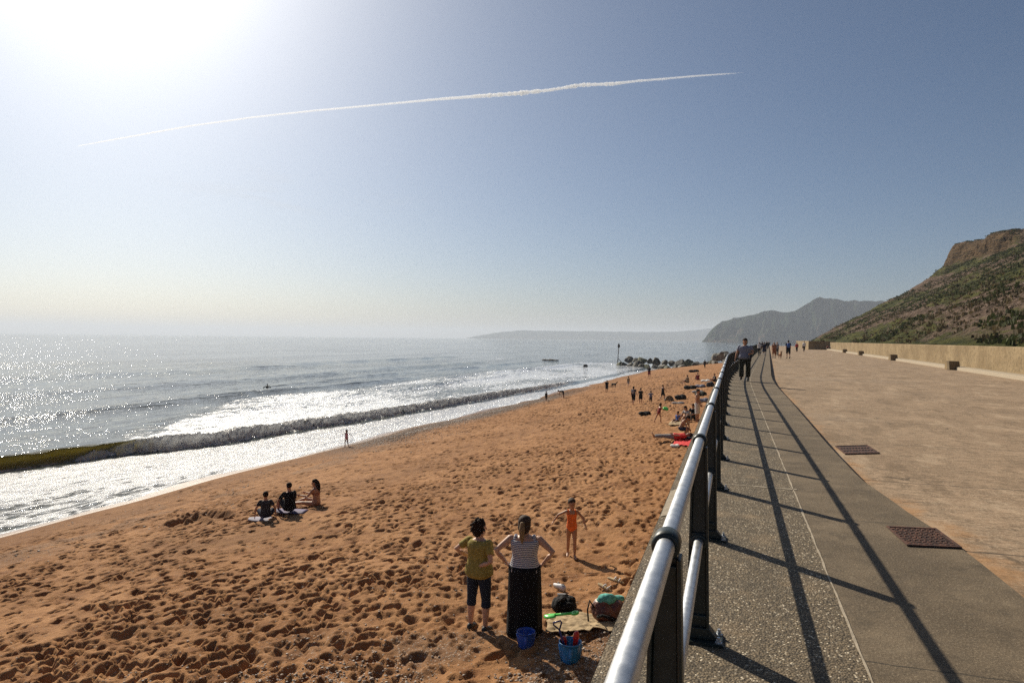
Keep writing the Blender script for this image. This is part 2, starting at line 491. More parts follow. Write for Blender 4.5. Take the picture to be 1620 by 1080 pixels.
def mk_rail():
    t = NT('galvanised_rail')
    v = t.coord()
    n1 = t.noise(v, 18, 5, .6); n2 = t.noise(v, 240, 3, .7)
    col = t.mix(t.ramp(n1, .3, .7), (.50, .52, .54), (.66, .68, .70))
    col = t.mix(t.math('MULTIPLY', t.ramp(t.noise(v, 5, 6, .7), .52, .70), .6), col, (.33, .32, .30))
    r = t.math('ADD', .34, t.math('MULTIPLY', n1, .16))
    return t.done(t.bsdf(Base_Color=col, Roughness=r, Metallic=.85, Normal=t.bump(n2, .12, .002)))
def mk_post():
    t = NT('dark_green_paint')
    v = t.coord()
    n1 = t.noise(v, 40, 5, .65)
    col = t.mix(t.ramp(n1, .35, .7), (.010, .018, .016), (.024, .034, .031))
    col = t.mix(t.math('MULTIPLY', t.ramp(t.noise(v, 9, 6, .75), .62, .74), .5), col, (.06, .05, .04))
    return t.done(t.bsdf(Base_Color=col, Roughness=.42, Normal=t.bump(n1, .25, .003)))
def mk_rock(name, a, b, weed):
    t = NT(name)
    v = t.coord(kind='Object')
    n1 = t.noise(v, 1.2, 6, .65); n2 = t.noise(v, 6, 6, .75)
    col = t.mix(t.ramp(n1, .35, .65), a, b)
    col = t.mix(t.math('MULTIPLY', t.ramp(n2, .5, .7), .6), col, weed)
    return t.done(t.bsdf(Base_Color=col, Roughness=.75, Normal=t.bump(n2, .8, .12)))
def mk_rust(name='rusty_iron'):
    t = NT(name)
    v = t.coord()
    n1 = t.noise(v, 12, 6, .7)
    col = t.mix(t.ramp(n1, .35, .7), (.045, .022, .016), (.17, .075, .045))
    return t.done(t.bsdf(Base_Color=col, Roughness=.7, Metallic=.2, Normal=t.bump(n1, .5, .006)))
def mk_skin(name, col):
    t = NT(name)
    v = t.coord()
    n = t.noise(v, 9, 4)
    c = t.mix(t.ramp(n, .35, .7), tuple(x * .9 for x in col), tuple(min(1, x * 1.1) for x in col))
    b = t.bsdf(Base_Color=c, Roughness=.5, Subsurface_Weight=.12, Subsurface_Radius=(.02, .008, .004), Subsurface_Scale=.5)
    return t.done(b)
def mk_stripe():
    t = NT('striped_jersey')
    v = t.coord()
    z = t.n('SeparateXYZ', None, Vector=v).outputs[2]
    s = t.math('LESS_THAN', t.math('MODULO', t.math('ADD', z, t.math('MULTIPLY', t.noise(v, 4, 2), .01)), .026), .0115)
    c = t.mix(s, (.62, .61, .62), (.045, .055, .13))
    b = t.bsdf(Base_Color=c, Roughness=.85, Normal=t.bump(t.noise(v, 14, 4), .5, .02))
    return t.done(b)

M = {}
M['sand'] = mk_sand(); M['sea'] = mk_sea(); M['agg'] = mk_aggregate(); M['asph'] = mk_asphalt(); M['road'] = mk_road()
M['wall'] = mk_wall(); M['hill'] = mk_hill(); M['rail'] = mk_rail(); M['post'] = mk_post(); M['rust'] = mk_rust()
M['head'] = mk_far('headland_rock', (.022, .034, .020), (.085, .062, .050), (.035, .036, .024))
M['far'] = mk_far('distant_coast', (.05, .06, .04), (.09, .08, .06), (.06, .06, .04))
M['mortar'] = m_plain('pale_mortar', (.36, .30, .22), .85, .2, 25, bump=.004)
M['rock_dark'] = mk_rock('dark_boulder', (.030, .028, .024), (.085, .076, .062), (.045, .055, .022))
M['rock_pale'] = mk_rock('pale_boulder', (.10, .09, .072), (.21, .19, .155), (.08, .08, .05))
M['rock_weed'] = mk_rock('weedy_boulder', (.06, .062, .035), (.14, .14, .07), (.06, .085, .02))
M['tuft'] = m_plain('scrub', (.050, .060, .018), .9, .5, .8, trans=.25)
M['tuft2'] = m_plain('dry_scrub', (.115, .088, .045), .9, .45, .8, trans=.25)

# ================================================================== SETTING
# ---- sand: one sheet from the sea wall down under the water, trodden with footprints
def build_sand():
    us = np.arange(-.02, 27.5, .036)
    ys = [3.5]
    while ys[-1] < 420: ys.append(ys[-1] + (.033 * max(1, ys[-1] / 11) if ys[-1] < 170 else 4.0))
    ys = np.array(ys)
    U, Y = np.meshgrid(us, ys)
    H = np.zeros_like(U)
    rng = np.random.default_rng(3)
    fade = 1 - sstep(19.2, 21.8, U + fbm(U * .2, Y * .12, 2, 5) * 2.0)
    H += fbm(U / 7, Y / 9, 3, 11) * .16 + fbm(U / 2.4, Y / 3.4, 2, 16) * .07 * fade
    H += fbm(U / 1.1, Y / 1.1, 3, 12) * .05 * fade
    H += fbm(U / .30, Y / .30, 3, 13) * .016 * fade + fbm(U / .11, Y / .11, 2, 15) * .005 * fade
    # footprints
    def stamp(u0, y0, ang, L, W, d):
        rad = L * 1.5
        i0, i1 = np.searchsorted(ys, (y0 - rad, y0 + rad)); j0, j1 = np.searchsorted(us, (u0 - rad, u0 + rad))
        if i1 - i0 < 2 or j1 - j0 < 2: return
        du = U[i0:i1, j0:j1] - u0; dy = Y[i0:i1, j0:j1] - y0
        a = du * math.cos(ang) + dy * math.sin(ang); b = -du * math.sin(ang) + dy * math.cos(ang)
        r = np.sqrt((a / L) ** 2 + (b / (W * (1 + .25 * a / L))) ** 2)
        m = 1 - sstep(.50, 1.0, r)
        P_ = H[i0:i1, j0:j1]
        mean = P_[P_.shape[0] // 2, P_.shape[1] // 2] * .6
        P_[:] = P_ * (1 - m) + (mean - .95 * d * (.75 + .25 * np.clip(a / L, -1, 1))) * m + d * .26 * np.exp(-((r - 1.16) / .2) ** 2)
    n = 110000
    pu = rng.random(n) * 22; py = 3.6 + (rng.random(n) ** 1.35) * 150
    dens = .74 + 1.2 * fbm(pu / 2.2, py / 4.0, 3, 21)
    dens = np.where(pu < 9, dens + .35, dens) - sstep(12, 20.5, pu) * .55
    dens += .18 * (py > 40)
    ok = rng.random(n) < np.clip(dens, .05, 1)
    for u0, y0 in zip(pu[ok], py[ok]):
        sc = .65 * math.exp(rng.normal(.25, .38))
        if y0 > 30: sc *= 1 + .5 * min(1, (y0 - 30) / 50)
        ang = rng.normal(math.pi / 2, .8)
        stamp(u0, y0, ang, .098 * sc, .056 * sc, (.03 + .06 * rng.random()) * min(1.5, sc + .2))
    # crescent trench scooped by children, with its dark heap
    a0 = on_beach(275, 834); a1 = on_beach(315, 818); a2 = on_beach(352, 822)
    wetx = np.zeros_like(U)
    def seg(p, q, wdt, d):
        pu_, qu = -p.x - WALL_U + c1(p.y), -q.x - WALL_U + c1(q.y)
        for k in range(10):
            f = k / 9
            u0 = pu_ + (qu - pu_) * f; y0 = p.y + (q.y - p.y) * f
            r2 = (U - u0) ** 2 + (Y - y0) ** 2
            H[:] -= d * .32 * np.exp(-r2 / wdt ** 2)
            H[:] += d * .12 * np.exp(-((np.sqrt(r2) - 1.9 * wdt) / (.6 * wdt)) ** 2)
            wetx[:] = np.maximum(wetx, .8 * np.exp(-r2 / (wdt * 1.6) ** 2))
    seg(a0, a1, .17, .40); seg(a1, a2, .20, .36)
    wetc = np.zeros_like(U)
    for (pxx, pyy, rr) in ((300, 868, 1.1), (390, 850, .9), (250, 858, .6)):
        p = on_beach(pxx, pyy); u0 = -p.x - WALL_U
        wetc = np.maximum(wetc, .55 * np.exp(-(((U - u0) / rr) ** 2 + ((Y - p.y) / (1.6 * rr)) ** 2)))
    wu = U + fbm(U * .3, Y * .08, 3, 8) * 1.0
    wet = .50 * sstep(18.2, 21.0, wu) + .5 * sstep(22.3, 23.3, wu)
    wet = np.maximum(wet, np.maximum(wetx, wetc))
    damp = .5 + .5 * fbm(U / 4, Y / 14, 4, 31)
    wet = np.clip(np.maximum(wet, .42 * sstep(.60, .8, damp)), 0, 1)
    sh = .05 + .0 * U
    sh = np.maximum(sh, .95 * np.exp(-((U - 20.9 - .6 * fbm(Y * .05, Y * 0, 2, 4)) / 2.1) ** 2) * sstep(30, 37, Y) * (1 - sstep(75, 100, Y)))
    sh = np.maximum(sh, .55 * np.exp(-((U - 18.5) / 1.8) ** 2) * (1 - sstep(35, 44, Y)) * sstep(.45, .6, .5 + .5 * fbm(U, Y * .6, 3, 9)))
    sh = np.maximum(sh, .75 * (1 - sstep(9.5, 12.0, Y + .35 * U)) * sstep(.30, .6, .5 + .5 * fbm(U * .9, Y * .9, 3, 14)) * (1 - sstep(4, 7, U)))
    for _ in range(1):                                # dry sand slumps: soften the rims
        H[1:-1, 1:-1] = .4 * H[1:-1, 1:-1] + .15 * (H[:-2, 1:-1] + H[2:, 1:-1] + H[1:-1, :-2] + H[1:-1, 2:])
    H += fbm(U / .16, Y / .16, 2, 18) * .006 * fade
    Z = sand_base(np.maximum(U, 0) + beach_shift(Y)) + H * sstep(-.1, .25, U)
    X = -(U + WALL_U) + cc(Y)
    global SAND_US, SAND_YS, SAND_Z
    SAND_US, SAND_YS, SAND_Z = us, ys, Z
    o = grid('sand_beach', X, Y, Z, M['sand'], {'wet': wet, 'shingle': sh}, flip=True)
    tag(o, kind='structure')
build_sand()
def ground(p):
    """drop a point onto the modelled sand"""
    u = -p[0] + c1(p[1]) - WALL_U
    i = min(max(np.searchsorted(SAND_YS, p[1]), 2), len(SAND_YS) - 3); j = min(max(np.searchsorted(SAND_US, u), 2), len(SAND_US) - 3)
    return Vector((p[0], p[1], float(SAND_Z[i - 2:i + 3, j - 2:j + 3].mean())))
def beach(px, py):
    return ground(on_beach(px, py))

# ---- sea
SEA_Z = -5.36
def toe_u(Y):
    return np.interp(Y, [5, 17, 25, 36, 56, 84, 115, 170], [38.5, 36.6, 34.7, 31.0, 29.0, 27.2, 26.0, 25.5])
def build_sea():
    th = np.radians(np.arange(-22, 66, .078))         # to the left of +Y
    rs = [16.0]
    while rs[-1] < 14000:
        r = rs[-1]
        rs.append(r * (1.0032 if r < 110 else (1.006 if r < 400 else 1.03)))
    rs = np.array(rs)
    TH, RR = np.meshgrid(th, rs)
    X = -RR * np.sin(TH); Y = RR * np.cos(TH)
    u = -X + cc(np.clip(Y, -1e4, 400)) - WALL_U
    near = 1 - sstep(120, 260, RR)
    Z = np.zeros_like(X)
    # chop and swell
    ao = sstep(24, 40, u)
    Z += near * ao * (fbm(u / 3.2, Y / 7, 4, 41) * .13 + fbm(u / 1.0, Y / 2.2, 3, 42) * .05)
    def swell(u0, h, wf, wb, y0, y1, seed, wob=1.5):
        d = u - (u0 + wob * fbm(Y / 22, Y * 0 + seed, 3, seed))
        env = sstep(y0 - 12, y0, Y) * (1 - sstep(y1, y1 + 25, Y)) * (1 + .5 * fbm(Y / 9, Y * 0, 2, seed + 1))
        return h * env * np.where(d < 0, np.exp(-(d / wf) ** 2), np.exp(-(d / wb) ** 2))
    Z += swell(55, .30, 1.2, 4, 30, 95, 51)
    Z += swell(44, .20, .9, 3, 52, 120, 52) + swell(76, .35, 2.5, 6, 40, 170, 53, 3) + swell(104, .35, 3, 7, 40, 220, 54, 4) + swell(63, .22, 1.2, 4, 85, 190, 55, 2)
    Z += swell(48, .3, .9, 3, 110, 190, 56, 2)
    # the breaking wave
    toe = toe_u(Y) + .35 * fbm(Y / 5, Y * 0, 3, 61) + .12 * fbm(Y / 1.1, Y * 0, 2, 62)
    d = u - toe
    Hh = np.interp(Y, [10, 24, 32, 48, 62, 86, 104, 118], [.62, .72, .70, .60, .54, .42, .18, 0]) * (1 + .22 * fbm(Y / 2.6, Y * 0, 3, 63))
    broke = sstep(27.5, 32.0, Y + 2.6 * fbm(u / .5, Y / 1.6, 3, 60) - 3.4 * np.clip(u - toe_u(Y) - .35, -.5, 1.0))                      # left end still a green unbroken face
    bw = .95 - .25 * broke
    up = sstep(-.05, bw, d) ** (1.0)
    back = np.exp(-(np.clip(d - bw, 0, None) / np.where(Y < 30, 2.4, 1.9)) ** 1.6)
    br = Hh * up * back
    lump = fbm(u / .42, Y / .62, 5, 64, .62) * .8 + fbm(u / .14, Y / .16, 2, 65) * .42
    rollmask = sstep(-.55, .15, d) * (1 - sstep(1.3, 2.6, d)) * sstep(.05, .3, Hh)
    br += rollmask * broke * (lump * .27 + .05)
    br += rollmask * (1 - broke) * sstep(.5, 1.2, d) * fbm(u / .3, Y / .8, 2, 66) * .03
    Z += br
    # foam spatter in front and the thin wash
    wash = 1 - sstep(-1.5, .0, d)
    Z += wash * near * fbm(u / .8, Y / 1.2, 3, 67) * .018
    Z += near * (1 - sstep(23, 28, u)) * (fbm(Y / 8, Y * 0, 3, 68) * .20 + fbm(Y / 1.3, u / 1.3, 3, 69) * .03)
    # throw of the crest towards the shore
    lean = sstep(.35, bw, d) * (1 - sstep(bw, bw + .9, d)) * sstep(.05, .3, Hh)
    X = X + lean * (.62 * (1 - broke) + .30 * broke) * Hh
    X = X + rollmask * broke * np.clip(lump, -.6, 1) * .22
    # foam cover
    foam = np.zeros_like(X)
    fb = .5 + .5 * fbm(u / 5, Y / 12, 4, 71)
    outer = np.interp(Y, [20, 31, 36, 63, 75, 120, 181, 260], [28, 33, 42, 55.5, 53, 55, 53, 40])
    patch = (1 - sstep(-5, 2.5, u - outer)) * sstep(.3, 1.5, d) * (1 - sstep(190, 240, Y))
    foam = np.maximum(foam, patch * (.52 + .55 * (fb - .35)))
    foam = np.maximum(foam, rollmask * broke * (.86 + .36 * fbm(u / .5, Y / .5, 3, 75)))
    foam = np.maximum(foam, rollmask * (1 - broke) * (1 - sstep(.0, .25, d)) * .8)
    foam = np.maximum(foam, wash * near * (.74 + .6 * (fb - .45)))
    foam = np.maximum(foam, wash * .8 * np.exp(-((d + .9) / .8) ** 2))
    sp = u - (23.45 + 0 * Y)
    foam = np.maximum(foam, .62 * (1 - sstep(.2, 1.3, sp)) * near)
    for u0, y0, y1, ss in ((55, 30, 75, 51), (44, 60, 120, 52), (63, 85, 190, 55), (48, 110, 190, 56)):
        c = swell(u0, 1, 1.0, .9, y0, y1, ss)
        foam = np.maximum(foam, np.clip(c, 0, 1) * .50 * (.4 + 1.1 * (fb - .2)))
    for (pxx, pyy, wu, wy) in ((790, 567, 2.5, 6), (800, 590, 3, 10), (930, 582, 2.5, 10), (1000, 590, 3, 10)):
        p = at(pxx, pyy, SEA_Z)
        foam = np.maximum(foam, .75 * np.exp(-(((X - p.x) / wu) ** 2 + ((Y - p.y) / wy) ** 2)))
    face = (1 - broke) * sstep(-.15, .25, d) * (1 - sstep(bw - .05, bw + 1.2, d)) * sstep(.05, .3, Hh)
    keep = ((u > 21.5) | (Y > 148)) & (RR > 16)
    o = grid('sea_water', X, Y, SEA_Z + Z, M['sea'], {'foam': np.clip(foam, 0, 1), 'face': face, 'roll': rollmask}, keep=keep, flip=False)
    tag(o, kind='structure')
build_sea()

# seabed / land base under everything, so that nothing ends in the air
def flat_sheet(name, x0, x1, y0, y1, z, mat):
    me = np_mesh(name, [(x0, y0, z), (x1, y0, z), (x1, y1, z), (x0, y1, z)], [[0, 1, 2, 3]])
    return tag(link(name, me, mat, None, False), kind='structure')
flat_sheet('seabed_ground', -14000, 14000, -2500, 14000, -9.0, M['sand'])

# ---- promenade
def kerb_u(Y):
    return np.interp(Y, [-8, 0, 3, 4.4, 5.24, 5.85, 6.3, 6.77, 7.27, 8.1, 9.1, 12, 20, 30], [2.1, 2.1, 1.93, 1.86, 1.82, 1.80, 1.77, 1.745, 1.66, 1.59, 1.485, 1.47, 1.54, 1.55])
def road_drop(Y):
    return -.012 - .145 * sstep(6.6, 9.8, Y)
PY = np.concatenate([np.arange(-8, 40, .5), np.arange(40, 262, 2.0)])
def strip(name, fa, fb, z, mat, nx=2, attr=None, ys=PY, dz=None):
    f = np.linspace(0, 1, nx)
    Yg, Fg = np.meshgrid(ys, f, indexing='ij')
    a = fa(Yg) if callable(fa) else fa + 0 * Yg
    b = fb(Yg) if callable(fb) else fb + 0 * Yg
    Ug = a + (b - a) * Fg
    Xg = Ug + cc(Yg)
    Zg = (z(Yg) if callable(z) else z + 0 * Yg)
    if dz is not None: Zg = Zg + dz(Ug, Yg)
    at_ = attr(Ug, Yg) if attr else None
    o = grid(name, Xg, Yg, Zg, mat, at_, flip=True)
    return tag(o, kind='structure')
strip('walkway', -.63, .66, 0.0, M['agg'], 6)
strip('walkway_edge', .66, kerb_u, 0.0, M['asph'], 6)
strip('kerb', lambda Y: kerb_u(Y), lambda Y: kerb_u(Y) + .012, lambda Y: 0 * Y, M['asph'], 2, dz=lambda U, Y: np.where(U > kerb_u(Y) + .006, road_drop(Y) - .02, 0))
ROAD_W = 13.75
strip('promenade_road', kerb_u, ROAD_W + .6, road_drop, M['road'], 24, attr=lambda U, Y: {'ku': U - kerb_u(Y)},
      dz=lambda U, Y: .0 * U)
def wob_line(name, f, wdt, ys, z=.004, mat=None, seed=1):
    Y = ys
    c = f(Y) + .006 * fbm(Y * 3, Y * 0, 3, seed)
    wd = wdt * (1 + .8 * fbm(Y * 6, Y * 0, 3, seed + 3))
    U = np.stack([c - wd / 2, c + wd / 2], 1)
    Yg = np.stack([Y, Y], 1)
    return tag(grid(name, U + cc(Yg), Yg, 0 * Yg + z, mat or M['mortar'], flip=True), kind='structure')
wob_line('walkway_joint', lambda Y: .66 + 0 * Y, .014, np.arange(-2, 60, .06))
def cross_line(name, y, u0, u1, wdt, seed, slope=0.0):
    us = np.arange(u0, u1, .02)
    yy = y + slope * (us - u0) + .012 * fbm(us * 4, us * 0, 3, seed)
    wd = wdt * (1 + 1.0 * fbm(us * 7, us * 0 + 3, 3, seed))
    Yg = np.stack([yy - wd / 2, yy + wd / 2], 1); Ug = np.stack([us, us], 1)
    tag(grid(name, Ug, Yg, 0 * Yg + .004, M['mortar']), kind='structure')
pA = at(1150, 766, 0)
cross_line('walkway_crossjoint', pA.y, -.16, .72, .035, 5, -.02)
# pale repaired patch on the wall coping
pq = [at(*p, 0.004) for p in ((1038, 816), (1056, 776), (1084, 768), (1066, 812))]
_bm = bmesh.new(); _bm.faces.new([_bm.verts.new((min(max(p.x, -.622), -.28), p.y, .005)) for p in pq])
tag(bm_obj('coping_patch_ground', _bm, M['mortar']), kind='structure')

# the sea wall below the walkway
Yg, Fg = np.meshgrid(PY, np.arange(2), indexing='ij')
o = grid('sea_wall', -.632 + cc(Yg), Yg, np.where(Fg == 0, 0.0, -7.0), M['agg'], flip=False)
tag(o, 'long concrete sea wall dropping from walkway edge to the sand', 'sea wall')

# long retaining wall on the landward side
def prism_strip(name, sect, y0, y1, mat, label, cat, step=3.0, cap=True):
    """sect: closed (u, z) outline swept along the promenade"""
    ys = np.linspace(y0, y1, max(2, int((y1 - y0) / step)))
    n = len(sect)
    V = []
    for y in ys:
        c = c1(y)
        for k, (uu, zz) in enumerate(sect): V.append((uu + c, y, zz))
    Q = []
    for i in range(len(ys) - 1):
        for k in range(n):
            a = i * n + k; b = i * n + (k + 1) % n
            Q.append((a, b, b + n, a + n))
    bm = bmesh.new()
    vs = [bm.verts.new(v) for v in V]
    for q in Q: bm.faces.new([vs[k] for k in q])
    bm.faces.new(vs[:n]); bm.faces.new(vs[-n:])
    o = bm_obj(name, bm, mat)
    return tag(o, label, cat)
WZ = 1.46
prism_strip('retaining_wall', [(ROAD_W, -.5), (ROAD_W + .03, WZ - .05), (ROAD_W + .06, WZ), (ROAD_W + .55, WZ), (ROAD_W + .6, -.5)], 8, 160, M['wall'],
            'long buff concrete retaining wall along foot of grassy slope', 'wall')
prism_strip('wall_footing', [(ROAD_W - .75, -.4), (ROAD_W - .74, .03), (ROAD_W - .70, .05), (ROAD_W - .004, .05), (ROAD_W - .004, -.4)], 8, 160, M['mortar'],
            'low concrete ledge running along the base of retaining wall', 'ledge')
prism_strip('wall_block', [(ROAD_W - 4.25, -.5), (ROAD_W - 4.2, 1.70), (ROAD_W + 1.5, 1.70), (ROAD_W + 1.5, -.5)], 160.2, 232, M['wall'],
            'tall concrete block stepping out into promenade beyond the wall, shaded end', 'wall')
# stub blocks on the ledge
ORD = ['nearest', 'second', 'third', 'fourth']
for k, (pxx, pyy) in enumerate(((1481, 584), (1400, 569.5), (1349.5, 561.5), (1325.5, 557.5))):
    p = at(pxx, pyy, -.13)
    bm = bmesh.new()
    y = p.y; uu = ROAD_W - .73
    vs = add_box(bm, (0, 0, 0), (.62, .95, .56))
    for v in vs:
        if v.co.z > 0: v.co.x *= .96
        if v.co.z < 0 and v.co.y < 0: v.co.x += .05
    bmesh.ops.bevel(bm, geom=bm.edges[:], offset=.015, segments=2, affect='EDGES')
    o = bm_obj('concrete_block', bm, M['wall'])
    o.location = (uu + c1(y) - .12, y + .5, .145)
    tag(o, ['nearest of the concrete stub blocks by the retaining wall', 'second nearest concrete stub block by the retaining wall', 'third concrete stub block away along the retaining wall', 'farthest small concrete stub block along the retaining wall'][k], 'block', 'concrete blocks along the wall')

# ---- near hill
def build_hill():
    vs = np.concatenate([np.arange(.3, 50, .6), np.arange(50, 64, .22), np.arange(64, 170, 1.6)])
    ys = np.concatenate([np.arange(-10, 40, 2.0), np.arange(40, 345, .75), np.arange(345, 420, 5)])
    V, Y = np.meshgrid(vs, ys)
    vc = np.interp(Y, [200, 240, 300], [56, 54, 48.5])
    V0 = V
    V = V + (54 - vc)                                 # section coordinate: the cliff foot lies at 54
    V = np.where(V0 < vc, V0 * 54 / vc, V)
    wv = V + 1.5 * fbm(Y / 16, V / 30, 4, 81)
    z = 1.15 + .525 * np.minimum(wv, 54) - .7 * np.sin(np.clip(V, 0, 54) / 54 * math.pi)
    cl = sstep(236, 250, Y + 3 * fbm(Y / 6, V / 4, 2, 82))
    cw = wv + 1.3 * fbm(Y / 2.6, z / 3, 3, 83)
    top_h = np.interp(Y, [225, 300], [6.5, 9.2])
    clifft = sstep(53.6, 59.5, cw) * top_h
    bank = sstep(54, 68, wv) * top_h
    z = z + cl * clifft + (1 - cl) * bank + np.clip(wv - 57, 0, None) * .03
    z += (fbm(V / 9, Y / 12, 5, 84) * 1.3 + fbm(V / 1.8, Y / 2.6, 4, 85) * .5) * sstep(0, 4, V)
    gul = fbm(Y / 5, V / 40, 4, 86)
    z += gul * .8 * sstep(2, 12, V) * (1 - sstep(50, 54, V))
    z += cl * sstep(54.2, 55.5, cw) * (1 - sstep(57, 58.5, cw)) * fbm(Y / 1.1, z * .8, 3, 87) * 1.3
    yend = 262 + V * .62 + 3 * fbm(V / 7, V * 0, 3, 88)
    over = np.clip(Y - yend, 0, None)
    z = np.minimum(z, z - .55 * over - .004 * over ** 2)
    z = np.maximum(z, -8)
    X = V0 + ROAD_W + .35 + cc(Y)
    o = grid('hill', X, Y, z, M['hill'], {'hv': V + 0 * Y, 'cliff': cl * sstep(53, 54.2, wv)}, flip=True)
    tag(o, kind='structure')
    return V, Y, X, z
_hv, _hy, _hx, _hz = build_hill()
def build_scrub(name, n, seed, mat, wide, tall, thr):
    rng = np.random.default_rng(seed)
    ii = rng.integers(0, _hv.shape[0] - 1, n * 6); jj = rng.integers(0, _hv.shape[1] - 1, n * 6)
    v = _hv[ii, jj]; y = _hy[ii, jj]
    ok = (y > 38) & (y < 300 + .1 * v) & (v < 66) & (v > 1.2) & (fbm(v / 6, y / 16, 3, seed) > thr) & ~((v > 53.5) & (v < 58.5))
    ii, jj = ii[ok][:n], jj[ok][:n]
    P = np.stack([_hx[ii, jj], _hy[ii, jj], _hz[ii, jj]], -1)
    P += rng.normal(0, .25, P.shape) * np.array([1, 1, .1])
    nb = 7
    Vv = []; Q = []
    k = 0
    base = np.arange(len(P))
    for b in range(nb):
        ang = rng.random(len(P)) * 2 * math.pi
        s = wide * (.4 + rng.random(len(P)))
        h = tall * (.3 + rng.random(len(P)))
        off = np.stack([rng.normal(0, wide * .6, len(P)), rng.normal(0, wide * 1.1, len(P)), 0 * ang], -1)
        c = P + off
        dx = np.stack([np.cos(ang), np.sin(ang), 0 * ang], -1) * s[:, None] * .5
        up = np.stack([rng.normal(0, .3, len(P)) * tall, rng.normal(0, .3, len(P)) * tall, h], -1)
        q0 = c - dx; q1 = c + dx; q2 = c + dx * .55 + up; q3 = c - dx * .55 + up * .9
        q0[:, 2] -= .15; q1[:, 2] -= .15
        Vv.append(np.stack([q0, q1, q2, q3], 1).reshape(-1, 3))
        Q.append(np.arange(len(P) * 4).reshape(-1, 4) + k); k += len(P) * 4
    o = link(name, np_mesh(name, np.concatenate(Vv), np.concatenate(Q)), mat, None, False)
    tag(o, kind='stuff')
def build_rubble():
    rng = np.random.default_rng(44)
    n = 60000
    ii = rng.integers(0, _hv.shape[0] - 1, n); jj = rng.integers(0, _hv.shape[1] - 1, n)
    v = _hv[ii, jj]; y = _hy[ii, jj]
    ok = (y > 38) & (y < 230) & (v > 2) & (v < 26) & (fbm(v / 5, y / 13, 3, 45) > .06 + .012 * np.abs(v - 11)) & (rng.random(n) < .6)
    ii, jj = ii[ok], jj[ok]
    P = np.stack([_hx[ii, jj], _hy[ii, jj], _hz[ii, jj]], -1)
    P[:, :2] += rng.normal(0, .3, (len(P), 2))
    return P, .06 + .30 * rng.random(len(P)) ** 4
_rubble = build_rubble()
build_scrub('scrub_vegetation', 16000, 91, M['tuft'], .26, .20, -.02)
build_scrub('dry_vegetation', 12000, 92, M['tuft2'], .22, .18, .02)

# ---- headlands far along the coast: ridge surfaces with real depth
def headland(name, prof, dist, mat, front, back, seed, rough, label_kind='structure'):
    px = np.array([p[0] for p in prof], float); py = np.array([p[1] for p in prof], float)
    n = 260
    xs = np.linspace(px[0], px[-1], n)
    yy = np.interp(xs, px, py)
    top = []
    for x, y in zip(xs, yy):
        d = px_ray(x, y); f = dist / d.dot(_F)
        p = EYE + d * f
        top.append((p.x, p.y, p.z))
    top = np.array(top)
    top[:, 2] += fbm(xs / 9, xs * 0, 4, seed) * rough * .12
    fr = np.concatenate([np.linspace(0, 1, 46) ** 1.0, 1 + np.linspace(.05, 1, 14)])
    G = np.zeros((len(fr), n, 3))
    toC = -np.array([_F.x, _F.y, 0]); toC /= np.linalg.norm(toC)
    side = np.array([-toC[1], toC[0], 0])
    for i, f in enumerate(fr):
        if f <= 1:
            hz = -12 + (top[:, 2] + 12) * (f ** 1.25)
            off = front * (1 - f) * (.6 + .4 * sstep(0, 60, top[:, 2]))
            gl = fbm(xs / 12, xs * 0 + f * 2.2, 5, seed + 2) * rough * 2.4 + fbm(xs / 4, xs * 0 + f * 5, 4, seed + 3) * rough * .8
            off = off + gl * math.sin(math.pi * min(1, f)) 
        else:
            hz = top[:, 2] - (top[:, 2] + 12) * (f - 1) ** 1.3
            off = -back * (f - 1) + 0 * xs
        k_ = 1 - off / dist
        G[i, :, 0] = top[:, 0] * k_
        G[i, :, 1] = top[:, 1] * k_
        G[i, :, 2] = hz
    hzv = np.repeat(np.minimum(fr, 1)[:, None], n, 1)
    o = grid(name, G[..., 0], G[..., 1], G[..., 2], mat, {'hz': hzv})
    tag(o, kind='structure')
headland('headland_hill', [(1109, 541), (1113, 537), (1119, 529), (1130, 517), (1143, 507.5), (1150, 506.5), (1165, 503.5), (1190, 498.5), (1208, 492.5), (1222, 491.5), (1245, 493), (1257, 492), (1275, 482), (1287, 473.5), (1297, 470), (1312, 472), (1325, 474), (1345, 475), (1373, 475.5), (1420, 477), (1480, 480)],
         2500, M['head'], 230, 500, 101, 42)
headland('inland_hill', [(1140, 541), (1152, 507), (1160, 502.5), (1175, 500.8), (1192, 500), (1215, 500), (1240, 506), (1270, 520)], 4200, M['head'], 300, 600, 102, 30)
headland('distant_coast_hill', [(735, 535), (760, 530.5), (780, 527), (800, 524.5), (815, 523.2), (828, 521.8), (850, 523.2), (900, 523.4), (950, 524), (1000, 524.8), (1040, 525), (1070, 524.4), (1100, 522), (1123, 519.5), (1180, 518), (1260, 517)],
         7600, M['far'], 500, 900, 103, 40)

